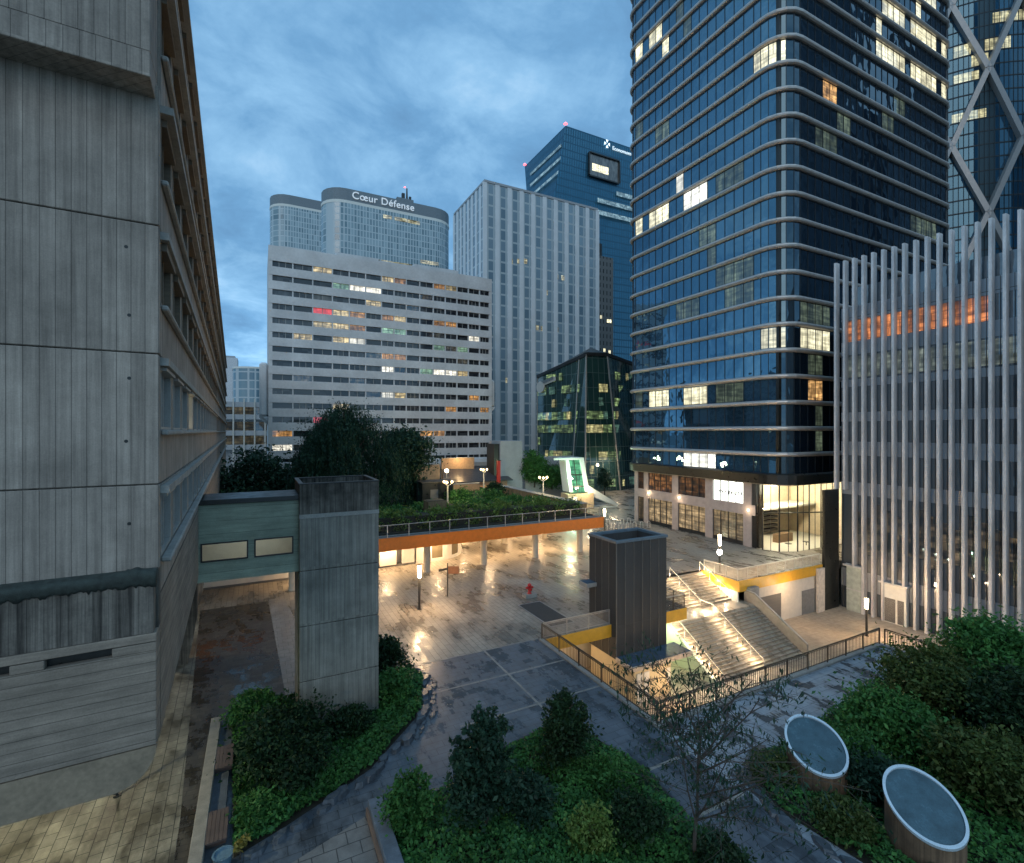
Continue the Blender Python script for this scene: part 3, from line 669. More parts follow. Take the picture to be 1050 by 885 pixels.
# terrace
tr = thing("terrace_wall", "cream terrace wall with yellow band, dark garage door and grey side door", "terrace wall", (48, 32.4, -5))
s = MB(); s.box((41.3, 32.25, -1.05), (54.7, 32.4, -.006)); s.box((41.3, 32.401, -1.05), (41.45, 36.9, -.006)); s.build("fascia", YELLOW, tr, True)
MB().box((42.43, 32.45, -5), (54.7, 32.6, -1.05)).build("wall", plain("pale_wall", (.6, .55, .48), .8, var=.07), tr, True)
MB().box((41.46, 32.61, -1.0), (72, 36.9, -.006)).build("slab", CONC_P, tr, True)
MB().box((41.32, 32.45, -5), (41.45, 36.9, -1.06)).build("stair_side_wall", WHITEW, tr, True)
MB().box((42.43, 31.8, -2.6), (43.6, 32.249, -.7)).build("grey_block", CONC_P, tr, True)
g0, g1 = PY(770, 620, 32.4)[0], PY(801, 620, 32.4)[0]
gd = MB()
for i in range(9): gd.box((g0, 32.40, -4.99 + i * .32), (g1, 32.44, -4.99 + i * .32 + .31))
gd.build("garage_door", GREYDOOR, tr, True)
d0, d1 = PY(822.5, 620, 32.4)[0], PY(835, 620, 32.4)[0]
dd = MB().box((d0, 32.38, -4.99), (d1, 32.44, -2.45)).build("door", plain("mid_grey_door", (.2, .195, .19), .5), tr, True)
MB().box((53.5, 32.0, -5), (54.7, 32.248, -.3)).build("pillar", plain("cream_pillar", (.6, .52, .44), .7), tr, True)
bw = thing("black_wall", "tall black stone wall panel between the cream terrace and the finned facade", "wall", (56, 32.4, -5))
MB().box((54.85, 32.1, -5), (57.5, 32.39, 8.1)).build("panel", BLACKST, bw, True)
# court lamps
point("court_lamp", (29.9, 30.9, -2.0), 220, (.75, 1, .55), .15); point("court_lamp", (20.5, 31.5, -1.6), 190, WARM, .15); point("court_lamp", (26.5, 25.5, -3.6), 120, WARM, .15)
point("court_lamp", (48, 30.6, -1.4), 200, WARM, .15)
for i, (x, y_, z_, lab) in enumerate(((29.9, 30.9, -1.25, "small greenish ceiling lamp beside the stair wall under the plaza edge"), (20.5, 31.5, -1.0, "small warm ceiling lamp under the yellow plaza edge left of the lift tower"))):
    t = thing("ceiling_lamp", lab, "light", (x, y_, -.9))
    MB().box((-.5, -.1, -.12), (.5, .1, 0)).build("housing", STEEL, t); MB().box((-.45, -.07, -.14), (.45, .07, -.121)).build("tube", glow("tube_%s" % ("green" if i == 0 else "warm"), (.8, 1, .6) if i == 0 else (1, .8, .5), 12), t)

# ------------------------------------------------------------------ corner tower with rounded glass corner
tw = thing("glass_tower", "tall dark glass tower with rounded corner and horizontal metal ledges at every storey", "office tower", (75, 50, 0))
TX, TY, RC = 54.8, 36.75, 3.0
path = [(TX + 2.2, 64.6)] + [(TX + 2.0 - 2.0 * math.sin(R(a)), 62.3 + 2.0 * math.cos(R(a))) for a in range(10, 91, 16)]
yy = 60.6
while yy > TY + RC + .4: path.append((TX, yy)); yy -= 1.42
cs = len(path)
path += [(TX + RC - RC * math.cos(R(a)), TY + RC - RC * math.sin(R(a))) for a in (0, 18, 36, 54, 72, 90)]
xx = TX + RC + 1.5
while xx < 93.5: path.append((xx, TY)); xx += 1.5
ce_ = len(path)
path += [(93.6 + 2.6 * math.sin(R(a)), TY + 2.6 - 2.6 * math.cos(R(a))) for a in (5, 30, 55, 80)] + [(96.3, TY + 9), (96.3, 62)]
GL = gridglass("tower_glass", (.006, .018, .034), (.026, .066, .115), (.01, .02, .03), 2.84, 3.12, 0, .02, 2.7, 0, .03, .1, (.40, .76, 1))
GL2 = glassy("tower_glass_front", (.006, .012, .02), 1.9, .02, .13, .22, None, (.5, .8, 1))
LEDGE = plain("silver_ledge", (.50, .46, .43), .42, .6, var=.1)
MULL = plain("mullion", (.03, .035, .04), .4, .4)
NS = 29; ZB = 11.75; SH = 3.12
def mull(m, pth, z0, z1, every=1, w=.07, d=.06):
    for i in range(1, len(pth) - 1, every):
        a, b = Vector(pth[i - 1]), Vector(pth[i + 1]); dd_ = (b - a).normalized(); o = Vector((dd_.y, -dd_.x)); p0 = Vector(pth[i])
        q = [p0 - dd_ * w / 2, p0 + dd_ * w / 2]; q2 = [v + o * d for v in q]
        m.add([(v.x, v.y, zz) for zz in (z0, z1) for v in (q[0], q[1], q2[1], q2[0])], [(0, 1, 5, 4), (1, 2, 6, 5), (2, 3, 7, 6), (3, 0, 4, 7)])
hf = .27
lprof = [(.0, -hf), (.22, -hf), (.40, -.16), (.46, 0.0), (.42, .14), (.26, .22), (.22, hf), (0, hf)]
spans = [(0, cs + 2), (cs + 2, len(path) - 1)]
for kf in range(-1, NS):
    z0 = ZB + kf * SH + hf; z1 = ZB + (kf + 1) * SH - hf
    if kf == -1: z0 = 9.45
    for (a, b), gm in zip(spans, (GL, GL2)):
        m = MB(); pp = path[a:b + 1]
        for i in range(len(pp) - 1):
            d_ = (Vector(pp[i + 1]) - Vector(pp[i])).normalized(); j_ = [random.uniform(-.007, .007) for _ in range(4)]
            m.quad(*[(q_[0] + d_.y * e_, q_[1] - d_.x * e_, z_) for q_, z_, e_ in zip((pp[i], pp[i + 1], pp[i + 1], pp[i]), (z0, z0, z1, z1), j_)])
        mull(m, pp, z0, z1); m.m[len(pp) - 1:] = [1] * (len(m.m) - len(pp) + 1)
        m.build("glazing_band", [gm, MULL], tw, True)
    m = MB(); m.sweep(path, [(o, ZB + (kf + 1) * SH + zz) for o, zz in lprof]); m.build("ledge", LEDGE, tw, True, smooth=False)
MB().prism([(TX + .5, TY + 1), (TX + 3, TY + .5), (95.8, TY + .5), (95.8, 62), (TX + 1, 63)], 9, ZB + NS * SH).build("core", BLACKST, tw, True)
m = MB(); m.sweep(path, [(0, 8.15), (.5, 8.15), (.5, 9.3), (.3, 9.44), (0, 9.44)]); m.build("canopy_band", BLACKST, tw, True)
m = MB().prism([(x, y_) for x, y_ in path[2:]], 8.0, 8.14); m.build("soffit", plain("soffit", (.35, .33, .3), .6), tw, True)
LITW = lit("office_lit", (1, .93, .62), 1.5, .4, .75, 6, .25); LITS = lit("office_dim", (.75, .95, .62), .17, .6, .7, 6, .15); LITO = lit("office_orange", (1, .55, .2), 1.1, .6); LITB = lit("office_white", (1, .98, .85), 1.9, .3, 1.45, 6, .3)
pa = [Vector(p) for p in path]; scr = []
for p_ in pa:
    t_ = p_.x * SN + p_.y * CS; scr.append(525 + F * (p_.x * CS - p_.y * SN) / t_)
def lit_run(x0, x1, y_, m, zlo=.04, zhi=.96):
    for i in range(1, len(path) - 1):
        xc = (scr[i] + scr[i + 1]) / 2
        if not (x0 <= xc <= x1): continue
        mid = (pa[i] + pa[i + 1]) / 2; t_ = mid.x * SN + mid.y * CS; zc = HC - (y_ - 442.5) / F * t_
        kf = math.floor((zc - ZB) / SH); z0 = ZB + kf * SH + hf if kf >= 0 else 9.45; z1 = ZB + (kf + 1) * SH - hf
        d_ = (pa[i + 1] - pa[i]).normalized(); o = Vector((d_.y, -d_.x)) * .02
        a = pa[i] + d_ * .06 + o; b = pa[i + 1] - d_ * .06 + o; h = z1 - z0
        MB().quad((a.x, a.y, z0 + h * zlo), (b.x, b.y, z0 + h * zlo), (b.x, b.y, z0 + h * zhi), (a.x, a.y, z0 + h * zhi)).build("lit_window", m, tw, True)
for r_ in ((666, 689, 41, LITW), (655, 659, 58, LITW), (655, 659, 141, LITS), (669, 686, 134, LITS), (655, 659, 225, LITW), (665, 688, 216, LITW), (697, 722, 196, LITB), (736, 762, 178, LITS), (692, 712, 17, LITS),
           (774, 808, 57, LITW), (655, 659, 408, LITS), (665, 688, 408, LITW), (703, 722, 406, LITW), (738, 762, 404, LITS), (784, 803, 348, LITW), (820, 853, 350, LITW), (831, 843, 380, LITS), (831, 842, 404, LITO), (832, 842, 427, LITS), (832, 842, 452, LITS),
           (703, 737, 476, LITB), (899, 930, 19, LITW), (934, 960, 37, LITW), (899, 930, 61, LITW), (934, 960, 79, LITW), (963, 974, 52, LITW), (963, 974, 92, LITW), (840, 855, 99, LITO), (934, 958, 232, LITS), (941, 960, 4, LITW), (838, 870, 136, LITS), (905, 930, 120, LITS), (820, 853, 318, LITS), (725, 775, 275, LITS), (740, 775, 298, LITS), (715, 735, 245, LITS), (690, 720, 323, LITS)):  # fourth run from the end: glowing panes standing for reflected interior lights
    lit_run(*r_)
# base storeys with stone frame and lobby
tb = MB(); tg = MB(); 
yb0, yb1 = 41.5, 62.3
cols = [PX(x, 480, TX)[0] for x in (654, 660, 664.5, 689, 695, 723, 730.5, 762, 770.5)]
MB().box((TX + .4, 40.2, .004), (TX + .9, yb1, 8.0)).build("base_backing", BLACKST, tw, True)
bays = [(cols[1], cols[0]), (cols[3], cols[2]), (cols[5], cols[4]), (cols[7], cols[6])]
edges = [(62.6, cols[0])] + [(cols[1], cols[2]), (cols[3], cols[4]), (cols[5], cols[6]), (cols[7], cols[8])]
for a, b in edges: tb.box((TX, b, 0), (TX + .4, a, 8.0))
for a, b in bays: tb.box((TX + .001, a, 4.0), (TX + .4, b, 5.3))
tb.box((TX + .001, 40.5, 4.0), (TX + .4, cols[8], 5.3))
tb.build("stone_frame", STONEPINK, tw, True)
SHOP = lit("shop_glow", (1, .68, .34), .42, .5, 1.2, .35, .35); SHOPR = lit("restaurant_glow", (1, .42, .14), .32, .8, .8, .5, .2); SCREEN = glow("screen_white", (.95, 1, .9), 2.0)
allb = bays + [(40.6, cols[8])]
for i, (a, b) in enumerate(allb):
    lo = MB().quad((TX + .25, a, .5), (TX + .25, b, .5), (TX + .25, b, 3.99), (TX + .25, a, 3.99)).build("shop_window", SHOP, tw, True)
    up = MB().quad((TX + .25, a, 5.31), (TX + .25, b, 5.31), (TX + .25, b, 7.95), (TX + .25, a, 7.95)).build("lit_screen" if i > 2 else "upper_window", SCREEN if i > 2 else SHOPR, tw, True)
    m = MB(); n = 4
    for j in range(n + 1):
        y_ = a + (b - a) * j / n
        m.box((TX + .12, y_ - .035, 0.02), (TX + .24, y_ + .035, 3.995)); m.box((TX + .12, y_ - .035, 5.305), (TX + .24, y_ + .035, 7.99))
    m.box((TX + .18, a, .0), (TX + .245, b, .45)); m.build("window_frame", MULL, lo)
    if i > 2:                               # dark hand-drawn strokes on the backlit screens
        m = MB(); rs = random.Random(5 + i)
        for r2, zc in enumerate((6.75, 6.2) if i == 4 else (6.5,)):
            y_ = b - .9
            while y_ > a + .4:
                for _ in range(2):
                    dz = rs.uniform(-.3, .3); m.bar((TX + .235, y_ + rs.uniform(-.12, .12), zc - .25), (TX + .235, y_ + rs.uniform(-.15, .15), zc + .25 + dz * .3), .02, rs.uniform(.06, .13))
                m.bar((TX + .235, y_ + .18, zc + rs.uniform(-.2, .2)), (TX + .235, y_ - .18, zc + rs.uniform(-.2, .2)), .02, .08)
                y_ -= rs.uniform(.42, .6)
        m.build("drawn_lettering", BLACKST, up)
# glazed lobby corner
lp = [(TX, 40.5), (TX + .15, 39.6), (TX + 1.0, 38.2), (55.9, 37.5), (55.6, 36.8), (55.2, 34.5), (54.9, 32.8)]
lp = [(TX + .05, 40.5), (TX + .1, 39.6), (TX + .95, 38.0), (TX + 3.0, 37.05), (TX + 5.2, 37.0), (TX + 7.6, 37.0), (TX + 10, 37.0)]
m = MB(); m2 = MB(); LG = clearglass("lobby_glass", (.93, .95, .92))
for i in range(len(lp) - 1): m.quad((*lp[i], .05), (*lp[i + 1], .05), (*lp[i + 1], 7.95), (*lp[i], 7.95))
m.build("lobby_glazing", LG, tw, True)
for i in range(len(lp)):
    m2.box((lp[i][0] - .04, lp[i][1] - .05, .02), (lp[i][0] + .1, lp[i][1] + .05, 7.98))
    if i < len(lp) - 1:
        for f in (.5,):
            q = Vector(lp[i]).lerp(Vector(lp[i + 1]), f); m2.box((q.x - .02, q.y - .025, .02), (q.x + .04, q.y + .025, 7.97))
m2.bar((*lp[0], 4.3), (*lp[-1], 4.3), .1, .14); m2.build("lobby_frame", MULL, tw, True)
lw = plain("lobby_wall", (.7, .6, .45), .6, var=.12)
m = MB(); m.box((TX + .95, 40.21, .01), (TX + 1.2, 46, 8)); m.box((TX + 1.21, 45.8, .01), (70, 46, 8)); m.box((69.8, 37.2, .01), (70, 45.79, 8)); m.build("lobby_wall", lw, tw, True)
MB().prism([(TX + .2, 40.2), (TX + .3, 39.6), (TX + 1.1, 38.1), (TX + 3.1, 37.15), (69.7, 37.1), (69.7, 45.7), (TX + 1.3, 45.7)], .006, .02).build("lobby_floor", WHITEW, tw, True)
MB().box((58.5, 42, 4.2), (69.7, 45.7, 4.45)).build("lobby_gallery", WHITEW, tw, True)
for q in ((57.5, 40.0), (60.5, 40), (63.5, 40), (60, 43.5), (65, 43)):
    MB().cyl((*q, 7.72), (*q, 7.95), .35, n=16).build("ceiling_lamp", L_WHITE, tw, True)
    point("lobby_lamp", (*q, 7.2), 650, (1, .88, .62), .3)
bsd = MB()
for zz in np.arange(.4, 4.0, .6): bsd.box((61, 45.2, zz), (66, 45.79, zz + .35))
bsd.build("display_shelf", plain("dark_display", (.05, .05, .05)), tw, True)
MB().box((60, 41.0, .021), (63, 41.8, 1.1)).build("reception_desk", plain("desk", (.2, .13, .08)), tw, True)
for x, y_ in ((59, 39), (62, 38.6)): MB().lathe([(0, .45), (.4, .45), (.42, .5), (.05, .52), (.05, .022)], 14, (x, y_)).build("round_table", BLACKST, tw, True)
for x, y_, z_ in ((TX - .15, cols[4] - .3, 4.8), (TX - .15, cols[8] + .4, 4.6), (TX - .15, cols[2] - .2, 4.8)):
    MB().cyl((x, y_, z_), (x + .14, y_, z_), .06, n=10).build("wall_light", L_WHITE, tw, True); point("wall_lamp", (x - .4, y_, z_), 30, WARM2, .1)

# ------------------------------------------------------------------ finned building on the right
fn = thing("finned_building", "pale finned office building with one orange-lit storey, beside the sunken court", "office building", (62, 20, -5))
FX = 57.9; FY1, FY0 = 32.05, -14
GF = glassy("fin_glass", (.07, .09, .11), 2.2, .04, .02, .6)
FIN = plain("fin_metal", (.56, .55, .55), .5, .2, var=.22, scale=1.1, stretch=(1, 1, .3)); SPAN = gridglass("spandrel_panel", (.30, .33, .37), (.24, .27, .31), (.02, .02, .02), .935, 9, .03, .2, 1.7)
NF = int((FY1 - FY0) / .935)
zr = [(-5, -2.6), (-.6, 7.6), (9.0, 11.9), (13.4, 15.6), (16.6, 19.4), (20.2, 22.9), (24.35, 26.7)]
for z0, z1 in zr:
    m = MB().quad((FX, FY1, z0), (FX, FY0, z0), (FX, FY0, z1), (FX, FY1, z1))
    for i in range(NF): y_ = 32.35 - .935 * (i + .5); m.box((FX - .05, y_ - .03, z0), (FX - .005, y_ + .03, z1), 1)
    m.build("glazing_band", [GF, MULL], fn, True)
spz = [-2.6] + [q for z in zr[1:] for q in z] + [28.2]
for z0, z1 in zip(spz[0::2], spz[1::2]): MB().box((FX - .03, FY1, z0), (FX + .3, FY0, z1)).build("spandrel", SPAN, fn, True)
MB().box((FX + .31, FY0, -5), (84, FY1 - .01, 28.0)).build("core", BLACKST, fn, True)
fb_ = MB()
for z0, z1 in ((28.2, 31.0),): fb_.quad((FX + 3, FY1, z0), (FX + 3, FY0, z0), (FX + 3, FY0, z1), (FX + 3, FY1, z1))
fb_.build("roof_screen", GF, fn, True)
finb = []
for i in range(NF + 1):
    y_ = 32.35 - .935 * i - .0
    m = MB(); lo = -5
    if i in (0, 1): lo = 8.1
    if i == 2: lo = -.15
    if i in (7, 6): lo = -1.0
    zc = [lo] + [z for z in (-.6, 3.8, 8.3, 12.7, 17.1, 21.5, 25.9) if z > lo + .5] + [33.3]
    for a, b in zip(zc, zc[1:]): m.box((FX - .72, y_ - .115, a + .012), (FX - .04, y_ + .115, b - .012))
    m.box((FX - .66, y_ - .10, lo), (FX - .1, y_ + .10, 33.25))
    if i < 34: m.build("fin", FIN, fn, True)
    else: finb.append(m)
if finb:
    mm = MB()
    for q in finb: mm.add(q.v, q.f)
    tag(mm.build("far_fins", FIN, fn, True), kind='stuff')
ORL = lit("orange_storey", (1, .33, .10), 1.0, .6, .9, .7, .15); DIML = lit("grey_storey", (.55, .62, .52), .32, .6, .9, .8, .3); LOB = lit("fin_lobby_glow", (1, .70, .40), .17, .9, .5, .8, .1)
def finlit(i, z0, z1, m):
    y_ = 32.35 - .935 * i; MB().quad((FX - .015, y_ - .05, z0), (FX - .015, y_ - .88, z0), (FX - .015, y_ - .88, z1), (FX - .015, y_ - .05, z1)).build("lit_window", m, fn, True)
for i in range(1, 14): finlit(i, 24.4 if i > 3 else 24.2, 26.65, ORL)
for i in range(1, 22): finlit(i, 20.4, 22.7, DIML)
for i in list(range(2, 20)): finlit(i, 1.2 + (.8 if i % 3 else 0), 6.8 - (i % 4) * .5, LOB)
e = thing("service_entrance", "pale grey-green service door panel at the foot of the finned facade by the black wall", "door", (FX - .5, 30.2, -5))
MB().box((FX - .62, 29.75, -5), (FX - .06, 31.2, -.2)).build("panel", plain("pale_green_panel", (.42, .46, .40), .5), e, True); MB().box((FX - .75, 29.6, -.19), (FX - .05, 31.5, -.03)).build("canopy", FIN, e, True); MB().box((FX - .625, 29.74, -2.7), (FX - .05, 31.21, -2.6)).build("rail", FIN, e, True)
e = thing("entrance", "white-framed double door with grey louvred leaves set between the facade fins", "door", (FX - .5, 26.5, -5))
MB().box((FX - .6, 25.6, -5), (FX - .06, 27.8, -1.1)).build("frame", WHITEW, e, True); MB().box((FX - .8, 25.4, -1.09), (FX - .05, 28.0, -.95)).build("canopy", FIN, e, True)
for y0, y1 in ((26.55, 27.5), (25.8, 26.35)):
    m = MB()
    for j in range(24): m.box((FX - .65, y0, -4.9 + j * .1), (FX - .605, y1, -4.9 + j * .1 + .075))
    m.build("louvred_leaf", GREYDOOR, e, True)

# ------------------------------------------------------------------ diamond-braced tower behind
dt = thing("braced_tower", "round blue glass tower wrapped in pale diamond bracing behind the finned building", "office tower", (186, 82, 0))
CX, CY, CR = 188.0, 78.0, 30.0
m = MB(); na = 72; DGL = gridglass("braced_glass", (.012, .04, .075), (.025, .085, .15), (.01, .012, .015), 2.6, 3.4, .09, .04, 1.8, 0, .015, 0, (.45, .8, 1))
for i in range(60, 130):
    a = R(i * 2.0); m.box((CX + (CR + .01) * math.cos(a) - .06, CY + (CR + .01) * math.sin(a) - .06, 0), (CX + (CR + .01) * math.cos(a) + .06, CY + (CR + .01) * math.sin(a) + .06, 150), 1)
pts = [(CX + CR * math.cos(2 * math.pi * i / na), CY + CR * math.sin(2 * math.pi * i / na)) for i in range(na)]
m.prism(pts, 0, 150); m.build("glazing", [DGL, MULL], dt, True)
sl_ = MB()
for kz in range(44): sl_.lathe([(CR + .02, kz * 3.4), (CR + .06, kz * 3.4 + .1), (CR + .02, kz * 3.4 + .35)], na, (CX, CY))
sl_.build("floor_line", MULL, dt, True)
na2, hz = 26, 18.4
def dn_(i, z): a = 2 * math.pi * i / na2 + .055; return Vector((CX + (CR + .5) * math.cos(a), CY + (CR + .5) * math.sin(a), z))
rng_i = range(9, 20)
BR = plain("brace_metal", (.36, .34, .33), .45, .3, var=.06)
for i in rng_i:
    for k_ in range(1, 8):
        for s_ in (1, -1):
            if (i + k_) % 2 == 0:
                MB().bar(dn_(i, k_ * hz - 3), dn_(i + s_, (k_ + 1) * hz - 3), 2.1, 1.2).build("brace", BR, dt, True)
BL = lit("braced_lit", (.95, .88, .5), .85, .5, 2.4, 6, .2)
def cyl_lit(x0, x1, y_, h):
    for x in np.arange(x0, x1, 9):
        q = []
        for xx in (x, x + 8.4):
            d = ray(xx, 442.5); A_ = d[0] ** 2 + d[1] ** 2; B_ = -2 * (d[0] * CX + d[1] * CY); C0 = CX ** 2 + CY ** 2 - (CR + .03) ** 2
            disc = B_ * B_ - 4 * A_ * C0
            if disc < 0: break
            t_ = (-B_ - math.sqrt(disc)) / (2 * A_); q.append((d[0] * t_, d[1] * t_, t_))
        if len(q) == 2:
            zc = HC - (y_ - 442.5) / F * q[0][2]; z0 = math.floor(zc / 3.4) * 3.4 + .4
            MB().quad((q[0][0], q[0][1], z0), (q[1][0], q[1][1], z0), (q[1][0], q[1][1], z0 + h), (q[0][0], q[0][1], z0 + h)).build("lit_window", BL, dt, True)
cyl_lit(978, 1008, 58, 2.9); cyl_lit(978, 1000, 76, 2.2); cyl_lit(1010, 1034, 46, 2.9); cyl_lit(1018, 1046, 18, 2.6); cyl_lit(976, 1004, 120, 2.2)

# ------------------------------------------------------------------ white slab apartment block
ab = thing("apartment_block", "broad pale concrete apartment block with rows of ribbon windows, some lit", "apartment building", (26, 109, 0))
AX0, AX1, AY, AT = 1.75, 50.6, 109, 51.6
ST_ = 2.83; NR = 15; zt0 = 48.6
bayw = [3.85, 3.75, 3.85, 3.4, 3.4, 3.4, 2.75, 2.75, 3.1, 3.2, 2.9, 2.9, 2.9, 2.9, 2.6]
sc_ = (AX1 - AX0 - 1.2) / sum(bayw); bays_ = []; x = AX0 + .6
for w_ in bayw: bays_.append((x + .12, x + w_ * sc_ - .12)); x += w_ * sc_
m = MB(); topz = AT
zz = AT
for r_ in range(NR):
    zt = zt0 - r_ * ST_; zb_ = zt - 1.15
    m.box((AX0, AY, zt + .004), (AX1, AY + .5, zz)); zz = zb_
    xs_ = [AX0] + [q for b_ in bays_ for q in b_] + [AX1]
    for a, b_ in zip(xs_[0::2], xs_[1::2]): m.box((a, AY + .06, zb_ + .002), (b_, AY + .5, zt))
m.box((AX0, AY, 7.9), (AX1, AY + .5, zz))
m.box((AX0, AY + .501, 8.2), (AX1, AY + 16, AT - .4)); m.build("wall", CONC_A, ab, True)
m = MB()
for a, b_, h_ in ((2, 13, .5), (13.01, 22, 1.3), (22.01, 30, .7), (30.01, 41, 1.5), (41.01, 47, .5)): m.box((AX0 + a, AY + .6 + h_, AT - .39), (AX0 + b_, AY + 13, AT + h_))
m.build("roof_storey", CONC_A, ab, True)
m = MB(); pr = [(0, 8.3), (-.6, 8.0), (-.8, 7.2), (-.4, 6.3), (.6, 5.9), (4, 5.8), (4, 8.3)]
n = len(pr); m.add([(AX0 + 2, AY + a, z_) for a, z_ in pr] + [(AX1 - 1, AY + a, z_) for a, z_ in pr], [(i, n + i, n + (i + 1) % n, (i + 1) % n) for i in range(n)] + [tuple(range(n)), tuple(reversed(range(n, 2 * n)))]); m.build("rounded_base", CONC_A, ab, True)
for x0, x1, z0, z1 in ((AX0 - 1.6, AX0 - .01, 17.5, 28.3), (AX1 + .01, AX1 + 1.3, 20.5, 27.2)):
    m = MB(); m.box((x0, AY + .8, z0), (x1, AY + 12, z1)); m.add([(x0, AY + .8, z0), (x1, AY + .8, z0), (x1, AY + 12, z0), (x0, AY + 12, z0), (x1 if x0 < 10 else x0, AY + .8, z0 - 1.6), (x1 if x0 < 10 else x0, AY + 12, z0 - 1.6)], [(0, 1, 4), (2, 3, 5), (0, 4, 5, 3)]); m.build("side_stair_tower", CONC_A, ab, True, bevel=.4)
ROOMS = dict(y=lit("room_yellow", (1, .78, .40), 1.0, .6, .9, .7, .35), o=lit("room_orange", (1, .50, .16), .75, .6, .9, .7, .3), w=lit("room_white", (1, .95, .8), 1.3, .4, .9, .7, .5), r=lit("room_red", (1, .08, .06), .7, .3, 2, 1, .5), g=lit("room_green", (.6, 1, .7), .55, .5, .9, .8, .4), d=lit("room_dim", (.6, .55, .42), .16, .7, .7, .6, .3))
AGL = glassy("apartment_glass", (.022, .025, .03), 1.6, .06, 0, vary=((.10, .11, .12), (.17, .16, .145)))
LITMAP = {(0, 2): 'y', (0, 6): 'y', (0, 7): 'o', (0, 10): 'o', (0, 11): 'y', (1, 3): 'g', (1, 4): 'w', (1, 5): 'w', (2, 5): 'y', (3, 2): 'r', (3, 3): 'y', (3, 4): 'o', (3, 11): 'o', (3, 10): 'o', (3, 6): 'o', (3, 7): 'y', (4, 2): 'y', (4, 3): 'y', (4, 4): 'o', (4, 6): 'g', (4, 7): 'g', (4, 13): 'w', (5, 1): 'y', (5, 3): 'y', (5, 4): 'w', (5, 10): 'g', (5, 11): 'd', (5, 12): 'g', (6, 6): 'o', (6, 7): 'o', (7, 9): 'g', (7, 10): 'w', (7, 11): 'w', (7, 12): 'y', (6, 5): 'd', (7, 6): 'w', (7, 7): 'd', (8, 4): 'd', (9, 6): 'w', (9, 7): 'y', (9, 8): 'd', (9, 5): 'd', (9, 13): 'o', (10, 3): 'y', (10, 11): 'o', (10, 14): 'o', (11, 2): 'r', (11, 4): 'd', (12, 0): 'o', (12, 9): 'o', (12, 10): 'o', (13, 0): 'w', (2, 8): 'd', (8, 1): 'd', (6, 12): 'd', (1, 9): 'd'}
rest = MB(); cnt = 0
def win_mb(a, b_, zt, m):
    m.quad((a, AY + .42, zt - 1.15), (b_, AY + .42, zt - 1.15), (b_, AY + .42, zt), (a, AY + .42, zt), 0)
    n_ = random.choice((1, 2, 2, 3))
    for j in range(1, n_): xx_ = a + (b_ - a) * j / n_; m.box((xx_ - .05, AY + .34, zt - 1.15), (xx_ + .05, AY + .415, zt), 1)
for r_ in range(NR):
    for j, (a, b_) in enumerate(bays_):
        zt = zt0 - r_ * ST_; key = LITMAP.get((r_, j))
        if key or (j <= 6 and cnt < 48 and r_ < 14 and (r_ * 3 + j) % 2 == 0):
            if not key: cnt += 1
            mb_ = MB(); win_mb(a, b_, zt, mb_); o = mb_.build("window", [ROOMS[key] if key else AGL, GREYFRAME], ab, True)
            if key and key != 'd': o['label'] = {'y': "window lit yellow", 'o': "window lit orange", 'w': "window lit white", 'r': "window with glowing red curtain", 'g': "window lit greenish white"}[key]
        else: win_mb(a, b_, zt, rest)
AGL2 = gridglass("apartment_glass_far", (.018, .02, .025), (.085, .09, .095), (.02, .02, .02), 1.15, 2.83, .0, .07, 1.6, 0, 0, -.25)
tag(rest.build("other_windows", [AGL2, GREYFRAME], ab, True), kind='stuff')
for x in np.linspace(AX0 + 5, AX1 - 4, 6):
    m = MB(); m.bar((x - 1.6, AY + 2, 0), (x - .2, AY + 2, 6), 1.2, .8); m.bar((x + 1.6, AY + 2, 0), (x + .2, AY + 2, 6), 1.2, .8); m.build("v_pillar", CONC_P, ab, True)
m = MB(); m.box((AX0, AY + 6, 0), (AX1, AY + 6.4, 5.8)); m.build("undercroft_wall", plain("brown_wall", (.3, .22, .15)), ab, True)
for x, w_ in ((33, 5), (42, 3.2), (46.2, 2.6)): MB().quad((x, AY + 5.95, 1.0), (x + w_, AY + 5.95, 1.0), (x + w_, AY + 5.95, 4.6), (x, AY + 5.95, 4.6)).build("entrance_glazing", ROOMS['d'] if x < 40 else ROOMS['w'], ab, True)

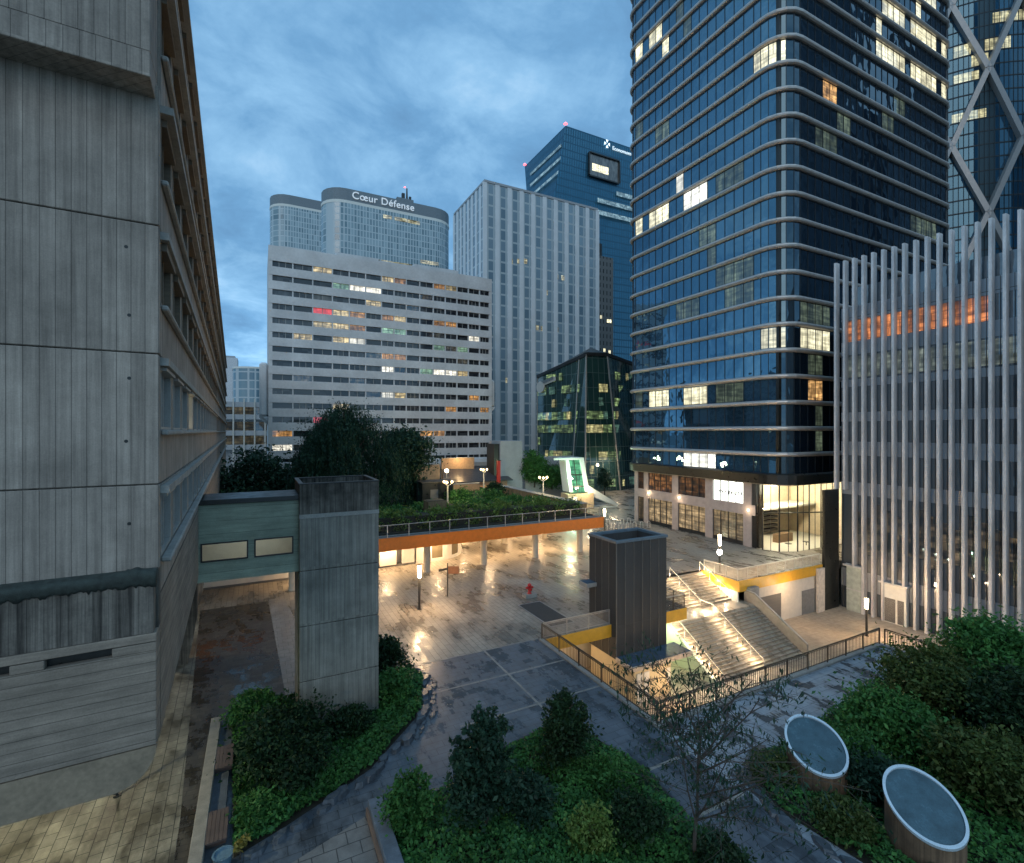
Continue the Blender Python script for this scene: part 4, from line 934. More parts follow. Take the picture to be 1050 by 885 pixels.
# ------------------------------------------------------------------ curved twin towers far behind
def stadium(x0, x1, y0, y1, n=10):
    r = (y1 - y0) / 2; cy = (y0 + y1) / 2
    return [(x0 + r - r * math.sin(a), cy + r * math.cos(a)) for a in [math.pi * i / n for i in range(n + 1)]] + [(x1 - r + r * math.sin(a), cy - r * math.cos(a)) for a in [math.pi * i / n for i in range(n + 1)]]
CG1 = gridglass("curved_tower_glass", (.10, .17, .20), (.30, .39, .42), (.42, .48, .50), 1.35, 3.0, .22, .15, 1.8)
ROOFB = plain("parapet_band", (.17, .20, .22), .6)
CW = lit("curved_lit", (.95, .9, .6), .8, .7, 2.7, 1.4, .25)
for nm, lab, x0, x1, y0, top in (("curved_tower", "round-ended glass tower with illuminated lettering on its roof band", 25.3, 85.5, 228, 122.5), ("curved_tower", "lower round-ended glass tower peeking out left of the lettered one", 5.7, 62, 300, 146)):
    ct = thing(nm, lab, "office tower", ((x0 + x1) / 2, y0 + 9, 0)); pl = stadium(x0, x1, y0, y0 + 19)
    MB().prism(pl, 0, top - 6.5).build("glazing", CG1, ct, True)
    s2 = [(x_ * 1.0 + (x_ - (x0 + x1) / 2) * .006, y_) for x_, y_ in pl]
    MB().prism(s2, top - 6.49, top - 5.2).build("cornice", WHITEW, ct, True); MB().prism(pl, top - 5.19, top).build("roof_band", ROOFB, ct, True)
    rr_ = random.Random(3)
    for _ in range(9 if y0 < 250 else 3):
        xx_ = rr_.uniform(x0 + 12, x1 - 14); kz = top - 10 - 3 * rr_.choice((0, 0, 3, 6, 7)); w_ = rr_.choice((2.7, 4, 9, 12))
        MB().quad((xx_, y0 - .08, kz), (xx_ + w_, y0 - .08, kz), (xx_ + w_, y0 - .08, kz + 1.7), (xx_, y0 - .08, kz + 1.7)).build("lit_window", CW, ct, True)
    if y0 < 250:
        sign("C\u0153ur D\u00e9fense", 4.5, .25, 1.05, (37.0, y0 - .4, top - 4.1), ct, glow("sign_white", (.8, .9, 1), .22))
        MB().box((58, y0 + 3, top), (66, y0 + 8, top + 2.6)).build("roof_plant", ROOFB, ct, True)
        m = MB(); m.cyl((63, y0 + 4, top + 2.6), (63, y0 + 4, top + 8), .5, .3); m.box((60.5, y0 + 3.4, top + 2.6), (61.9, y0 + 4.6, top + 5.2)); m.box((64, y0 + 3.4, top + 2.6), (65, y0 + 4.6, top + 4.2)); m.build("mast", DKMETAL, ct, True)
        MB().lathe([(0, top + 8), (.5, top + 8.3), (0, top + 8.8)], 8, (62, y0 + 4)).build("beacon", glow("beacon_red", (1, .1, .1), 3), ct, True)

# ------------------------------------------------------------------ white striped tower
wt = thing("striped_tower", "pale tower with white vertical piers between blue-grey window strips", "office tower", (82, 148, 0))
WX0, WX1, WY0, WY1, WT = 61.3, 103.6, 137.2, 163.5, 90.5
SG = gridglass("striped_glass", (.13, .21, .27), (.24, .34, .41), (.40, .47, .50), 2.1, 3.35, .3, .15, 1.7)
MB().box((WX0, WY0, 0), (WX1, WY1, WT)).build("glazing", SG, wt, True)
MB().box((WX0 - .25, WY0 - .25, WT), (WX1 + .2, WY1, WT + .7)).build("cornice", CONC_G, wt, True)
WP = plain("white_pier", (.68, .71, .73), .6, var=.06, scale=.3)
for i in range(11):
    x = WX0 + (WX1 - WX0) * i / 10; MB().box((x - .75, WY0 - .2, 0), (x + .75, WY0 - .01, WT)).build("pier", WP, wt, True)
for i in range(1, 9):
    y_ = WY0 + (WY1 - WY0) * i / 8; MB().box((WX0 - .2, y_ - .7, 0), (WX0 - .01, y_ + .7, WT)).build("pier", WP, wt, True)
for x, y_ in ((524, 268), (532, 268), (539, 268), (571, 284), (577, 285), (551, 336), (556, 337), (571, 338), (522, 377), (522, 398), (522, 418), (520, 390), (560, 300)):
    xw, zw = PY(x, y_, WY0); MB().quad((xw - .6, WY0 - .04, zw - .8), (xw + .6, WY0 - .04, zw - .8), (xw + .6, WY0 - .04, zw + .8), (xw - .6, WY0 - .04, zw + .8)).build("lit_window", CW, wt, True)

# ------------------------------------------------------------------ tapering blue tower, dark slab
eq = thing("tapering_tower", "tapering dark blue glass tower with dark roof recess, far behind the striped tower", "office tower", (168, 240, 0))
EX, EY = 144.2, 218.2
ETOP = [(EX, EY), (205, EY), (205, 262), (EX, 263.2)]; EBOT = [(EX - 19, EY + 4), (205, EY), (205, 262), (EX + 6, 256)]
EG = gridglass("blue_tower_glass", (.026, .11, .175), (.036, .13, .205), (.012, .05, .085), 1.5, 3.9, .35, .08, 1.9, 0, 0, 0, (.3, .7, 1))
m = MB(); m.prism(EBOT, 60, 176, 0, ETOP); m.build("glazing", EG, eq, True); MB().prism(EBOT, 0, 60).build("base_glazing", EG, eq, True)
r0 = PY(604, 157, EY); r1 = PY(634, 180, EY)
m = MB(); x0, x1, z1, z0 = r0[0], r1[0], 165.5, 153.5
for a, b_ in (((x0, EY - 1.0, z1), (x1, EY - .02, z1 + .7)), ((x0, EY - 1.0, z0 - .7), (x1, EY - .02, z0)), ((x0 - .7, EY - 1.0, z0), (x0, EY - .02, z1)), ((x1, EY - 1.0, z0), (x1 + .7, EY - .02, z1))): m.box(a, b_)
m.build("recess_frame", BLACKST, eq, True); MB().quad((x0, EY - .1, z0), (x1, EY - .1, z0), (x1, EY - .1, z1), (x0, EY - .1, z1)).build("recess", GLASS_DK, eq, True)
MB().quad((x0 + 2, EY - .2, z0 + 3), (x0 + 13, EY - .2, z0 + 3), (x0 + 13, EY - .2, z0 + 7), (x0 + 2, EY - .2, z0 + 7)).build("lit_window", LITW, eq, True)
BLT = lit("bluewhite_storey", (.55, .85, .95), .5, .6, 1.5, 3, .3)
for z_, xa in ((146.5, 178), (140, 165), (133.5, 148)): MB().quad((xa, EY - .15, z_), (204, EY - .15, z_), (204, EY - .15, z_ + 2.4), (xa, EY - .15, z_ + 2.4)).build("lit_storey", BLT, eq, True)
for z_ in (167, 160.5, 154): MB().quad((EX - .2, EY + 4, z_), (EX - .2, EY + 38, z_), (EX - .2, EY + 38, z_ + 1.5), (EX - .2, EY + 4, z_ + 1.5)).build("lit_storey", BLT, eq, True)
for q in ((EX, EY), (EX, 263)): MB().lathe([(0, 176.2), (1.1, 176.9), (0, 178)], 8, q).build("beacon", glow("beacon_red2", (1, .08, .1), 3), eq, True)
sx, sz = PY(622, 148, EY)
SW = glow("sign_glow", (.75, .92, 1), .55); m = MB()
for a in range(4):
    t_ = a * math.pi / 2; m.add([(sx + 2.0 * math.cos(t_ - .42), EY - .5, sz + 2.4 * math.sin(t_ - .42)), (sx + 2.0 * math.cos(t_ + .42), EY - .5, sz + 2.4 * math.sin(t_ + .42)), (sx + .5 * math.cos(t_), EY - .5, sz + .5 * math.sin(t_))], [(0, 1, 2), (2, 1, 0)])
m.build("sign_emblem", SW, eq, True)
sign("Economom", 2.9, .15, 1.0, (sx + 3.6, EY - .5, sz - 2.2), eq, SW)
nt = thing("narrow_tower", "narrow dark tower with small square windows between striped tower and corner tower", "office tower", (146, 192, 0))
NG = gridglass("narrow_grid", (.015, .018, .02), (.035, .04, .04), (.10, .10, .095), 2.0, 3.4, .75, .1, 1.6)
MB().box((139.5, 186.5, 0), (150.3, 205, 97)).build("facade", NG, nt, True); MB().box((140.2, 187, 97.001), (144, 200, 103)).build("roof_plant", BLACKST, nt, True)
for x, z_ in ((141, 67), (143, 67.5), (147, 66), (148.5, 66), (145, 52), (148, 51.5), (142, 44), (145, 44)): MB().quad((x - .6, 186.42, z_), (x + .6, 186.42, z_), (x + .6, 186.42, z_ + 1.6), (x - .6, 186.42, z_ + 1.6)).build("lit_window", LITW, nt, True)

# ------------------------------------------------------------------ low glass building with leaning facets
gb = thing("faceted_building", "low dark glass building with leaning facets and peaked black roof", "office building", (80, 112, 0))
PBt = [PD(551, 440, 133), PD(594, 440, 121), PD(601, 440, 119), PD(622.5, 440, 121), PD(660, 440, 132)]
PBb = [PD(551, 440, 133), PD(586, 440, 120), PD(600, 440, 118), PD(636, 440, 121), PD(664, 440, 132)]
tz = [29.3, 32.6, 33.2, 33.4, 31.5]
FG = gridglass("facet_glass", (.010, .035, .035), (.022, .06, .052), (.05, .085, .075), 1.4, 3.6, .06, .05, 1.9, 0, .012)
FL1 = lit("facet_lit_green", (.7, 1, .4), .5, .8, .6, 1.1, .2); FL2 = lit("facet_lit_yellow", (1, .9, .4), .8, .7, .6, 1.1, .2); FL3 = lit("facet_dim", (.35, .7, .5), .28, .7, .6, 1.1, .2)
for i in range(4):
    m = MB(); a, b_ = PBb[i], PBb[i + 1]; c_, d_ = PBt[i + 1], PBt[i]
    m.quad((a.x, a.y, 0), (b_.x, b_.y, 0), (c_.x, c_.y, tz[i + 1]), (d_.x, d_.y, tz[i])); m.build("facet", FG, gb, True)
    n_ = Vector((b_.y - a.y, a.x - b_.x, 0)).normalized() * .08
    rf = random.Random(11 + i)
    for lv, pr_ in ((0, .4), (1, .5), (2, .85), (3, .3), (4, .8), (5, .9), (6, .7), (7, .3), (8, .25)):
        z0 = 2.2 + lv * 3.3 - 1.2; f0 = z0 / 33
        A_, B_ = a.lerp(d_, f0), b_.lerp(c_, f0); L_ = (B_ - A_).length; q = 0
        while q < L_ - 1.2:
            w_ = rf.choice((1.2, 1.2, 2.4, 3.6))
            if rf.random() < pr_ and q + w_ < L_:
                u, v = A_.lerp(B_, q / L_), A_.lerp(B_, (q + w_) / L_); 
                o_ = (d_ - a).lerp(c_ - b_, .5); o_ = Vector((o_.x, o_.y, 0)) / 33
                MB().quad((u.x + n_.x, u.y + n_.y, z0), (v.x + n_.x, v.y + n_.y, z0), (v.x + n_.x + o_.x * 2, v.y + n_.y + o_.y * 2, z0 + 2), (u.x + n_.x + o_.x * 2, u.y + n_.y + o_.y * 2, z0 + 2)).build("lit_window", rf.choice((FL1, FL1, FL2, FL3)), gb, True)
            q += w_
for i in range(5):
    MB().bar((PBb[i].x, PBb[i].y, 0), (PBt[i].x, PBt[i].y, tz[i]), .28, .28).build("edge_mullion", GREYFRAME, gb, True)
m = MB(); m.add([(q.x, q.y, z_ + .02) for q, z_ in zip(PBt, tz)] + [(*PD(655, 440, 150).xy, 31), (*PD(560, 440, 150).xy, 29), (*PD(606, 440, 132).xy, 37.0)], [(0, 1, 7), (1, 2, 7), (2, 3, 7), (3, 4, 7), (4, 5, 7), (5, 6, 7), (6, 0, 7)]); m.build("roof", BLACKST, gb, True)
m = MB()
for i in range(4):
    a, b_ = PBt[i], PBt[i + 1]; m.bar((a.x, a.y, tz[i]), (b_.x, b_.y, tz[i + 1]), .6, .8)
m.build("eaves", DKMETAL, gb, True)
e0 = PBt[0].lerp(PBt[1], .12); e1 = PBt[0].lerp(PBt[1], .48); nn = Vector((e1.y - e0.y, e0.x - e1.x, 0)).normalized() * .35
m = MB(); m.bar((e0.x + nn.x, e0.y + nn.y, 27.0), (e1.x + nn.x, e1.y + nn.y, 28.2), .2, 1.1); m.build("sign_bar", PALEMET, gb, True)
m = MB(); m.cyl((e0.x + nn.x * .6, e0.y + nn.y * .6, 26.3), (e0.x + nn.x * 2, e0.y + nn.y * 2, 26.3), 1.5, n=18); m.build("sign_roundel", PALEMET, gb, True)
m = MB()
for i in range(7):
    q = e0.lerp(e1, .18 + i * .11); m.bar((q.x + nn.x * 1.4, q.y + nn.y * 1.4, 27.1 + i * .14), (q.x + nn.x * 1.4 + .01, q.y + nn.y * 1.4, 27.9 + i * .14), .4, .35)
m.build("sign_lettering", ROOFB, gb, True)
point("entrance_lamp", tuple(PD(630, 478, 116)), 900, WARM2, .3)

# ------------------------------------------------------------------ vegetation
def leaf_quads(Cn, size, up=.3, asp=.5, var=.6, dirs=None):
    n = len(Cn); nz = rng.normal(size=(n, 3)); nz[:, 2] += up * 2; nz /= np.linalg.norm(nz, axis=1, keepdims=True)
    u = rng.normal(size=(n, 3)) if dirs is None else dirs + rng.normal(size=(n, 3)) * .25
    u -= nz * (u * nz).sum(1, keepdims=True); u /= np.linalg.norm(u, axis=1, keepdims=True) + 1e-9
    v = np.cross(nz, u); s = (size * (1 + var * rng.uniform(-1, 1, n)))[:, None]
    bend = nz * s * .18
    return np.stack([Cn - u * s - bend, Cn - v * s * asp, Cn + u * s - bend, Cn + v * s * asp], 1)
def blob(n, rx, ry, rz, c, clumps, cr, shell=.55, floor=None):
    """leaf centres in uneven clumps through an ellipsoid"""
    d = rng.normal(size=(clumps, 3)); d /= np.linalg.norm(d, axis=1, keepdims=True)
    r = shell + (1 - shell) * rng.uniform(0, 1, (clumps, 1)) ** .6; r *= rng.uniform(.75, 1.12, (clumps, 1))
    cc = d * r * np.array([rx, ry, rz]) * .86
    k = rng.integers(0, clumps, n); cs_ = cr * rng.uniform(.5, 1.3, clumps)
    p = rng.normal(size=(n, 3)) * cs_[k][:, None] * np.array([1, 1, .62]) + cc[k] + np.array(c)
    if floor is not None: p = p[p[:, 2] > floor]
    return p
def crown(name, parent, P, size, mat, **kw):
    return link(name, quads_mesh(name, leaf_quads(P, size, **kw)), mat, parent)
def limbs(mb, base, H, r, n, rx, z0=.35, z1=.85, rs=random):
    pts = [Vector(base)]; 
    for i in range(1, 6): pts.append(Vector((base[0] + rs.uniform(-.06, .06) * H * .3, base[1] + rs.uniform(-.06, .06) * H * .3, base[2] + H * z1 * i / 5)))
    mb.tube(pts, [r * (1 - .16 * i) for i in range(6)], 8)
    for i in range(n):
        f = rs.uniform(z0, z1 * .95); a = rs.uniform(0, 6.28); k_ = min(4, int(f / z1 * 5)); p0 = pts[k_].lerp(pts[k_ + 1], f / z1 * 5 - k_)
        p2 = p0 + Vector((math.cos(a) * rx * rs.uniform(.5, .85), math.sin(a) * rx * rs.uniform(.5, .85), H * rs.uniform(.06, .22))); pm = p0.lerp(p2, .5) + Vector((0, 0, -.03 * H))
        mb.tube([p0, pm, p2], [r * .42, r * .28, r * .1], 6)
def shrub(name, label, loc, H, rx, n, size, mat, cat="shrub", group=None, clumps=26, ry=None, shape=1.0, cone=False):
    t = thing(name, label, cat, loc, 0, group); m = MB()
    limbs(m, (0, 0, 0), H, .035 * H * .6 + .015, 9, rx, .1, .9); m.build("stem", BARK, t)
    P = blob(n, rx, ry or rx, H * .52, (0, 0, H * .5), clumps, rx * .28, .35, .03)
    if cone:
        f = np.clip(1.25 - P[:, 2] / H * .85, .25, 1.2); P[:, 0] *= f; P[:, 1] *= f
    ns = int(16 + n / 350); Q = []
    for _ in range(ns):
        a = random.uniform(0, 6.283); el_ = random.uniform(.1, 1.4); b0 = np.array([math.cos(a) * math.cos(el_) * rx * .7, math.sin(a) * math.cos(el_) * (ry or rx) * .7, H * (.45 + .42 * math.sin(el_))])
        d_ = np.array([math.cos(a) * .7, math.sin(a) * .7, random.uniform(.3, 1.3)]); d_ /= np.linalg.norm(d_); ln = H * random.uniform(.14, .34); k_ = int(ln / size * 2.4)
        u_ = np.linspace(0, 1, k_)[:, None]; q = b0 + d_ * ln * u_ - np.array([0, 0, .25]) * ln * u_ ** 2; q[:, :2] *= (.8 if cone else 1); Q.append(np.repeat(q, 2, 0) + rng.normal(size=(k_ * 2, 3)) * size * .55)
    P = np.concatenate([P] + Q)
    crown("foliage", t, P, size, GR[mat]); return t
# weeping tree on the deck
def willow(name, label, loc, H, rx, n_str, mat):
    t = thing(name, label, "tree", loc); m = MB(); limbs(m, (0, 0, 0), H, .38, 16, rx * .8, .3, .85); m.build("trunk", BARK, t)
    C_ = []; Dr = []
    for _ in range(n_str):
        a = random.uniform(0, 6.283); q = random.uniform(0, 1) ** .5; r = rx * q * random.uniform(.85, 1.1)
        lump = .85 + .3 * math.sin(a * 3 + 1.3) + .1 * math.sin(a * 7)
        r *= lump; z0 = H * (1.0 - .52 * q ** 1.8) * random.uniform(.86, 1.04)
        ln = random.uniform(.22, .62) * H * (.5 + .6 * q); n = int(ln / .16)
        zz = z0 - np.arange(n) * .16; xs_ = r * math.cos(a) * (1 + .02 * np.arange(n) ** .5) + rng.normal(size=n) * .06; ys_ = r * math.sin(a) * (1 + .02 * np.arange(n) ** .5) + rng.normal(size=n) * .06
        keep = zz > .2; C_.append(np.stack([xs_, ys_, zz], 1)[keep])
    P = np.concatenate(C_); dd_ = np.tile(np.array([[0, 0, -1.0]]), (len(P), 1))
    P2 = blob(5000, rx * .6, rx * .6, H * .3, (0, 0, H * .72), 20, rx * .2)
    V = np.concatenate([leaf_quads(P, .17, up=0, asp=.3, dirs=dd_), leaf_quads(P2, .16, up=0, asp=.35)])
    link("crown", quads_mesh("crown", V), GR[mat], t); return t
wx, wy = PY(352, 480, 66)[0], 66
willow("weeping_tree", "large dark weeping tree on the garden deck behind the lift shaft", (wx, wy, 4.2), 13.8, 7.6, 2000, 'leaf_blue')
def tree(name, label, loc, H, rx, n, size, mat, group=None, clumps=40, zc=.62, rz=.4):
    t = thing(name, label, "tree", loc, 0, group); m = MB(); limbs(m, (0, 0, 0), H, .03 * H * .55 + .05, 12, rx); m.build("trunk", BARK, t)
    crown("crown", t, blob(n, rx, rx, H * rz, (0, 0, H * zc), clumps, rx * .26, .5), size, GR[mat]); return t
tree("garden_tree", "dark rounded tree on the deck just right of the weeping tree", (PY(413, 480, 70)[0], 70, 4.2), 10.5, 4.0, 14000, .2, 'leaf_blue')
tree("garden_tree", "dark spreading tree on the deck between the concrete building and the weeping tree", (PY(262, 480, 66)[0], 66, 4.2), 8.3, 4.2, 12000, .19, 'leaf_blue', zc=.5, rz=.5)
tree("garden_tree", "smaller bushy tree on the deck beside the concrete building, behind the footbridge roof", (PY(246, 490, 58)[0], 58, 4.2), 4.2, 2.6, 8000, .15, 'leaf_dark', zc=.45, rz=.5)
tree("garden_tree", "dark conical evergreen beyond the deck beside the green-lit lift entrance", (PY(548, 490, 88)[0], 88, 3.0), 8.2, 2.8, 12000, .17, 'leaf_mid', zc=.5, rz=.52)
tree("garden_tree", "low bushy evergreen touching the tall conical one by the green-lit entrance", (PY(566, 500, 87)[0], 87, 2.5), 6.0, 3.0, 9000, .17, 'leaf_mid', zc=.5, rz=.5)
tree("plaza_tree", "thin young tree on the far plaza in front of the faceted glass building", (PY(620, 490, 90)[0], 90, 0), 6.5, 1.8, 2500, .16, 'leaf_blue')
# hedges and garden on the deck
def hedge(name, label, x0, x1, y0, y1, z0, z1, n, mat, size=.13):
    t = thing(name, label, "hedge", ((x0 + x1) / 2, (y0 + y1) / 2, z0)); c_ = np.array([(x0 + x1) / 2, (y0 + y1) / 2, z0])
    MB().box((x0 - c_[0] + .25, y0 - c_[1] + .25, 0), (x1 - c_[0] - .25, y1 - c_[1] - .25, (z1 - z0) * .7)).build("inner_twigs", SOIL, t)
    P = rng.uniform((x0, y0, z0), (x1, y1, z1), (n, 3)); top = .82 + .25 * np.sin(P[:, 0] * 1.7) * np.sin(P[:, 0] * .63 + 1) + .14 * np.sin(P[:, 1] * 3 + P[:, 0] * 4)
    P[:, 2] = z0 + (P[:, 2] - z0) * top; P[:, 1] += .25 * np.sin(P[:, 0] * 2.3); P += rng.normal(size=P.shape) * .12
    crown("foliage", t, P - c_, size, GR[mat]); return t
hedge("hedge", "front hedge glowing yellow-green along the deck railing", 2, 35.5, 50.0, 52.8, 4.2, 6.3, 30000, 'leaf_bright')
hedge("hedge", "darker taller hedge behind the front hedge in the middle of the deck", 17, 35, 56.5, 60, 4.2, 5.8, 16000, 'leaf_mid', .16)
hedge("hedge", "dark low hedge on the deck between the weeping tree and wooden planter", 4, 16.5, 54.5, 58.5, 4.2, 5.9, 14000, 'leaf_mid', .14)
SOILP = S("deck_soil", MB().box((-8.8, 49.2, 4.151), (36.5, 103.9, 4.3)), SOIL)
gm = rng.uniform((-8, 53, 4.3), (36, 100, 4.55), (26000, 3)); o = link("ground_cover", quads_mesh("ground_cover", leaf_quads(gm, .17, up=.8)), GR['leaf_mid']); tag(o, kind='stuff')
for i, (x, y_, s_) in enumerate(((24.5, 63.2, 2.4), (21, 71, 3.2), (30, 64, 1.9), (33, 70, 2.2))):
    shrub("garden_shrub", ["round shrub on the deck by the cluster lamp with two glowing heads", "dark broad shrub on the deck next to the black kiosk", "mid-green shrub behind the tall hedge on the deck", "bushy shrub on the deck near the brown planter wall"][i], (x, y_, 4.2), s_, s_ * .75, 5000, .13, ['leaf_mid', 'leaf_dark', 'leaf_mid', 'leaf_dark'][i])
WOODB = boards("wood_planter", (.30, .2, .11), .3, 5, True, .3)
t = thing("planter_box", "tall brown wooden planter box standing in the deck hedge", "planter", (PY(438, 520, 58)[0], 55, 4.2)); MB().box((-1.1, -.9, 0), (1.1, .9, 2.3)).build("box", WOODB, t); MB().box((-1.0, -.8, 2.301), (1.0, .8, 2.35)).build("soil", SOIL, t)
t = thing("kiosk", "black box-shaped kiosk on the deck behind the wooden planter", "kiosk", (PY(445, 510, 66)[0], 66, 4.2)); MB().box((-2.1, -1.5, 0), (2.3, 1.5, 3.3)).build("body", BLACKST, t); MB().box((-2.3, -1.7, 3.301), (2.5, 1.7, 3.45)).build("roof", DKMETAL, t); MB().box((-1, -1.53, .2), (.1, -1.501, 2.4)).build("door", GREYDOOR, t)
t = thing("planter_wall", "low brown planter wall along the right edge of the deck", "planter wall", (36.2, 58, 4.2)); MB().box((-.7, -7.5, 0), (.35, 17, 1.3)).build("wall", WOODB, t); MB().box((-.75, -7.55, 1.301), (.4, 17.05, 1.38)).build("coping", CONC_P, t)
L_CL = glow("cluster_globe", (1, .66, .32), 4)
def cluster_lamp(label, x, y_, on):
    t = thing("cluster_lamp", label, "street lamp", (x, y_, 4.2), 0, "cluster lamps on the deck")
    MB().cyl((0, 0, 0), (0, 0, 3.1), .13, .09, n=10).build("pole", PALEMET, t); m = MB()
    for a in (0, 2.1, 4.2): m.cyl((0, 0, 3.0), (.62 * math.cos(a), .62 * math.sin(a), 3.35), .05, n=8)
    m.build("arms", PALEMET, t)
    for a in (0, 2.1, 4.2): MB().lathe([(0, 3.36), (.13, 3.42), (.18, 3.55), (.13, 3.68), (0, 3.74)], 12, (.62 * math.cos(a), .62 * math.sin(a))).build("globe", L_CL, t)
    point("cluster_lamp_light", (x, y_ - 2.2, 8.9), 550, (1, .75, .35), .3)
for lb_, px_, y_ in (("pale post with globe cluster beside the brown wooden planter", 459, 62.5), ("pale post with globe cluster before the dark blue roof", 496, 80), ("pale post with globe cluster near the planter wall and conical evergreen", 627 - 70, 62)):
    cluster_lamp(lb_, PY(px_, 500, y_)[0], y_, True)
# structures beyond the deck
v = PD(525, 470, 100)
t = thing("vent_block", "plain tall grey-blue rendered block between apartment block and faceted building", "utility block", (v.x, v.y, 0)); MB().box((-2.6, 0, 0), (2.4, 5, 12.6)).build("body", CONC_G, t, bevel=.03); MB().box((-3.8, .5, 0), (-2.61, 4, 12.0)).build("dark_side", DKMETAL, t)
v = PD(556, 470, 104)
t = thing("grey_wall", "long pale grey wall right of the tall grey-blue block", "wall", (v.x, v.y, 0)); MB().box((-4.0, 0, 0), (8, .5, 9.2)).build("panel", CONC_G, t, bevel=.02)
v = PD(592, 490, 92)
WG = plain("white_cladding", (.78, .8, .76), .5, var=.04); GG = lit("green_glass", (.25, 1, .45), .55, .5, 1.6, 1.3, .3)
t = thing("lift_entrance", "white and green-lit slanted glass entrance with a sloping canopy on the far plaza", "entrance pavilion", (v.x, v.y, 0), R(-8))
m = MB(); m.prism([(-1.6, 0), (-.9, 0), (-.9, 3), (-1.6, 3)], 3.2, 9.2, 0, [(-2.4, 0), (-1.7, 0), (-1.7, 3), (-2.4, 3)]); m.prism([(1.7, 0), (2.5, 0), (2.5, 3), (1.7, 3)], 3.2, 9.2, 0, [(.6, 0), (1.4, 0), (1.4, 3), (.6, 3)]); m.prism([(-4.8, 0), (1.4, 0), (1.4, 3), (-2.4, 3)], 9.2, 9.6); m.build("frame", WG, t)
m = MB(); m.add([(-1.0, .4, 3.0), (1.8, .4, 3.0), (.7, .4, 9.2), (-1.8, .4, 9.2)], [(0, 1, 2, 3)]); m.build("green_glass", GG, t)
m = MB(); m.bar((-1.3, .3, 4.2), (1.5, .3, 4.2), .1, .25); m.bar((-1.6, .3, 6.4), (1.1, .3, 6.4), .1, .25); m.bar((.25, .3, 3.2), (-.6, .3, 9.2), .1, .15); m.build("glazing_bars", DKMETAL, t)
m = MB(); m.prism([(2.0, -.3), (8.5, -.3), (8.5, 2.4), (2.0, 2.4)], 0, .2); m.add([(2.2, -.2, 4.4), (2.2, 2, 4.4), (8.8, 2, .5), (8.8, -.2, .5), (2.2, -.2, 2.6), (2.2, 2, 2.6), (8.2, 2, .2), (8.2, -.2, .2)], [(0, 3, 2, 1), (4, 5, 6, 7), (0, 4, 7, 3), (1, 2, 6, 5), (0, 1, 5, 4), (3, 7, 6, 2)]); m.build("sloping_canopy", WG, t)
m = MB(); m.box((-2.2, -.5, 0), (3.2, 2.6, 2.9)); m.build("base", plain("tan_base", (.5, .38, .24), .7), t); MB().box((-2, -.6, .3), (-.3, -.51, 2.4)).build("glazed_front", LITW, t)
MB().lathe([(0, 0), (.2, .1), (.2, .3), (0, .4)], 10, (0, -.9)).build("lamp", L_WHITE, t).location = (-1.6, 0, 5.6)
point("entrance_glow", (v.x - 2.4, v.y - 1.6, 6.2), 900, (.6, 1, .65), .3); point("entrance_glow", (v.x + 1, v.y - 2.2, 3.6), 420, WARM2, .3)
v = PD(492, 490, 96)
t = thing("dark_roofed_building", "low building with dark blue-grey roof and warm reddish front beyond the deck", "building", (v.x, v.y, 0))
MB().box((-6, 0, 0), (6, 6, 5.0)).build("wall", plain("reddish_wall", (.45, .28, .2)), t); m = MB(); m.add([(-8, -1.5, 5.0), (6.5, -1.5, 5.0), (6.5, 7, 7.0), (-5, 7, 7.4), (-8, -1.5, 4.8), (6.5, -1.5, 4.8), (6.5, 7, 6.8), (-5, 7, 7.2)], [(0, 1, 2, 3), (7, 6, 5, 4), (0, 4, 5, 1), (1, 5, 6, 2), (2, 6, 7, 3), (3, 7, 4, 0)]); m.build("roof", plain("slate_roof", (.04, .045, .055), .4), t)
for i in range(6): MB().box((-5.5 + i * 1.9, -.06, 1.0), (-4.2 + i * 1.9, -.001, 3.9)).build("lit_window", ROOMS['o'] if i % 2 else ROOMS['y'], t)
t = thing("red_post", "slim red post standing against the dark low roof", "post", (v.x + 2.6, v.y - 3, 4.3)); MB().box((-.28, -.28, 0), (.28, .28, 4.6)).build("post", RED, t); MB().box((-.36, -.36, 4.601), (.36, .36, 4.75)).build("cap", DKMETAL, t)
for i, (px_, py_, dd_, w_, h_) in enumerate(((470, 478, 100, 7, 1.6), (430, 486, 92, 8, 1.6), (478, 505, 84, 5, 1.4))):
    v = PD(px_, py_, dd_); t = thing("terrace_parapet", ["brown brick terrace parapet lit from below, in front of the apartment block", "brown terrace parapet partly hidden by the dark rounded tree", "short brown parapet under the dark low roof"][i], "wall", (v.x, v.y, 4.25)); MB().box((-w_ / 2, 0, 0), (w_ / 2, .6, v.z - 4.25 + h_)).build("wall", plain("brown_brick_%d" % i, (.34, .23, .14), .8), t); MB().box((-w_ / 2 - .05, -.05, v.z - 4.249 + h_), (w_ / 2 + .05, .65, v.z - 4.1 + h_)).build("coping", CONC_P, t)
for x, y_, z_, pw in ((48, 90, 9, 420), (36, 92, 9, 420), (30, 76, 8.5, 350)): point("terrace_lamp", (x, y_, z_), pw, (1, .65, .3), .3)
for i, (px_, py_) in enumerate(((418, 483), (441, 480), (458, 483))):
    v = PD(px_, py_, 94); t = thing("globe_lamp", ["globe lamp on the brown parapet beside the dark rounded tree", "globe lamp in the middle of the lit brown parapet", "globe lamp on the brown parapet by the apartment block pillars"][i], "street lamp", (v.x, v.y, v.z - 3)); MB().cyl((0, 0, 0), (0, 0, 2.7), .09, n=8).build("pole", PALEMET, t); MB().lathe([(0, 2.7), (.3, 2.8), (.4, 3.05), (.3, 3.3), (0, 3.4)], 12).build("globe", L_WARM, t)
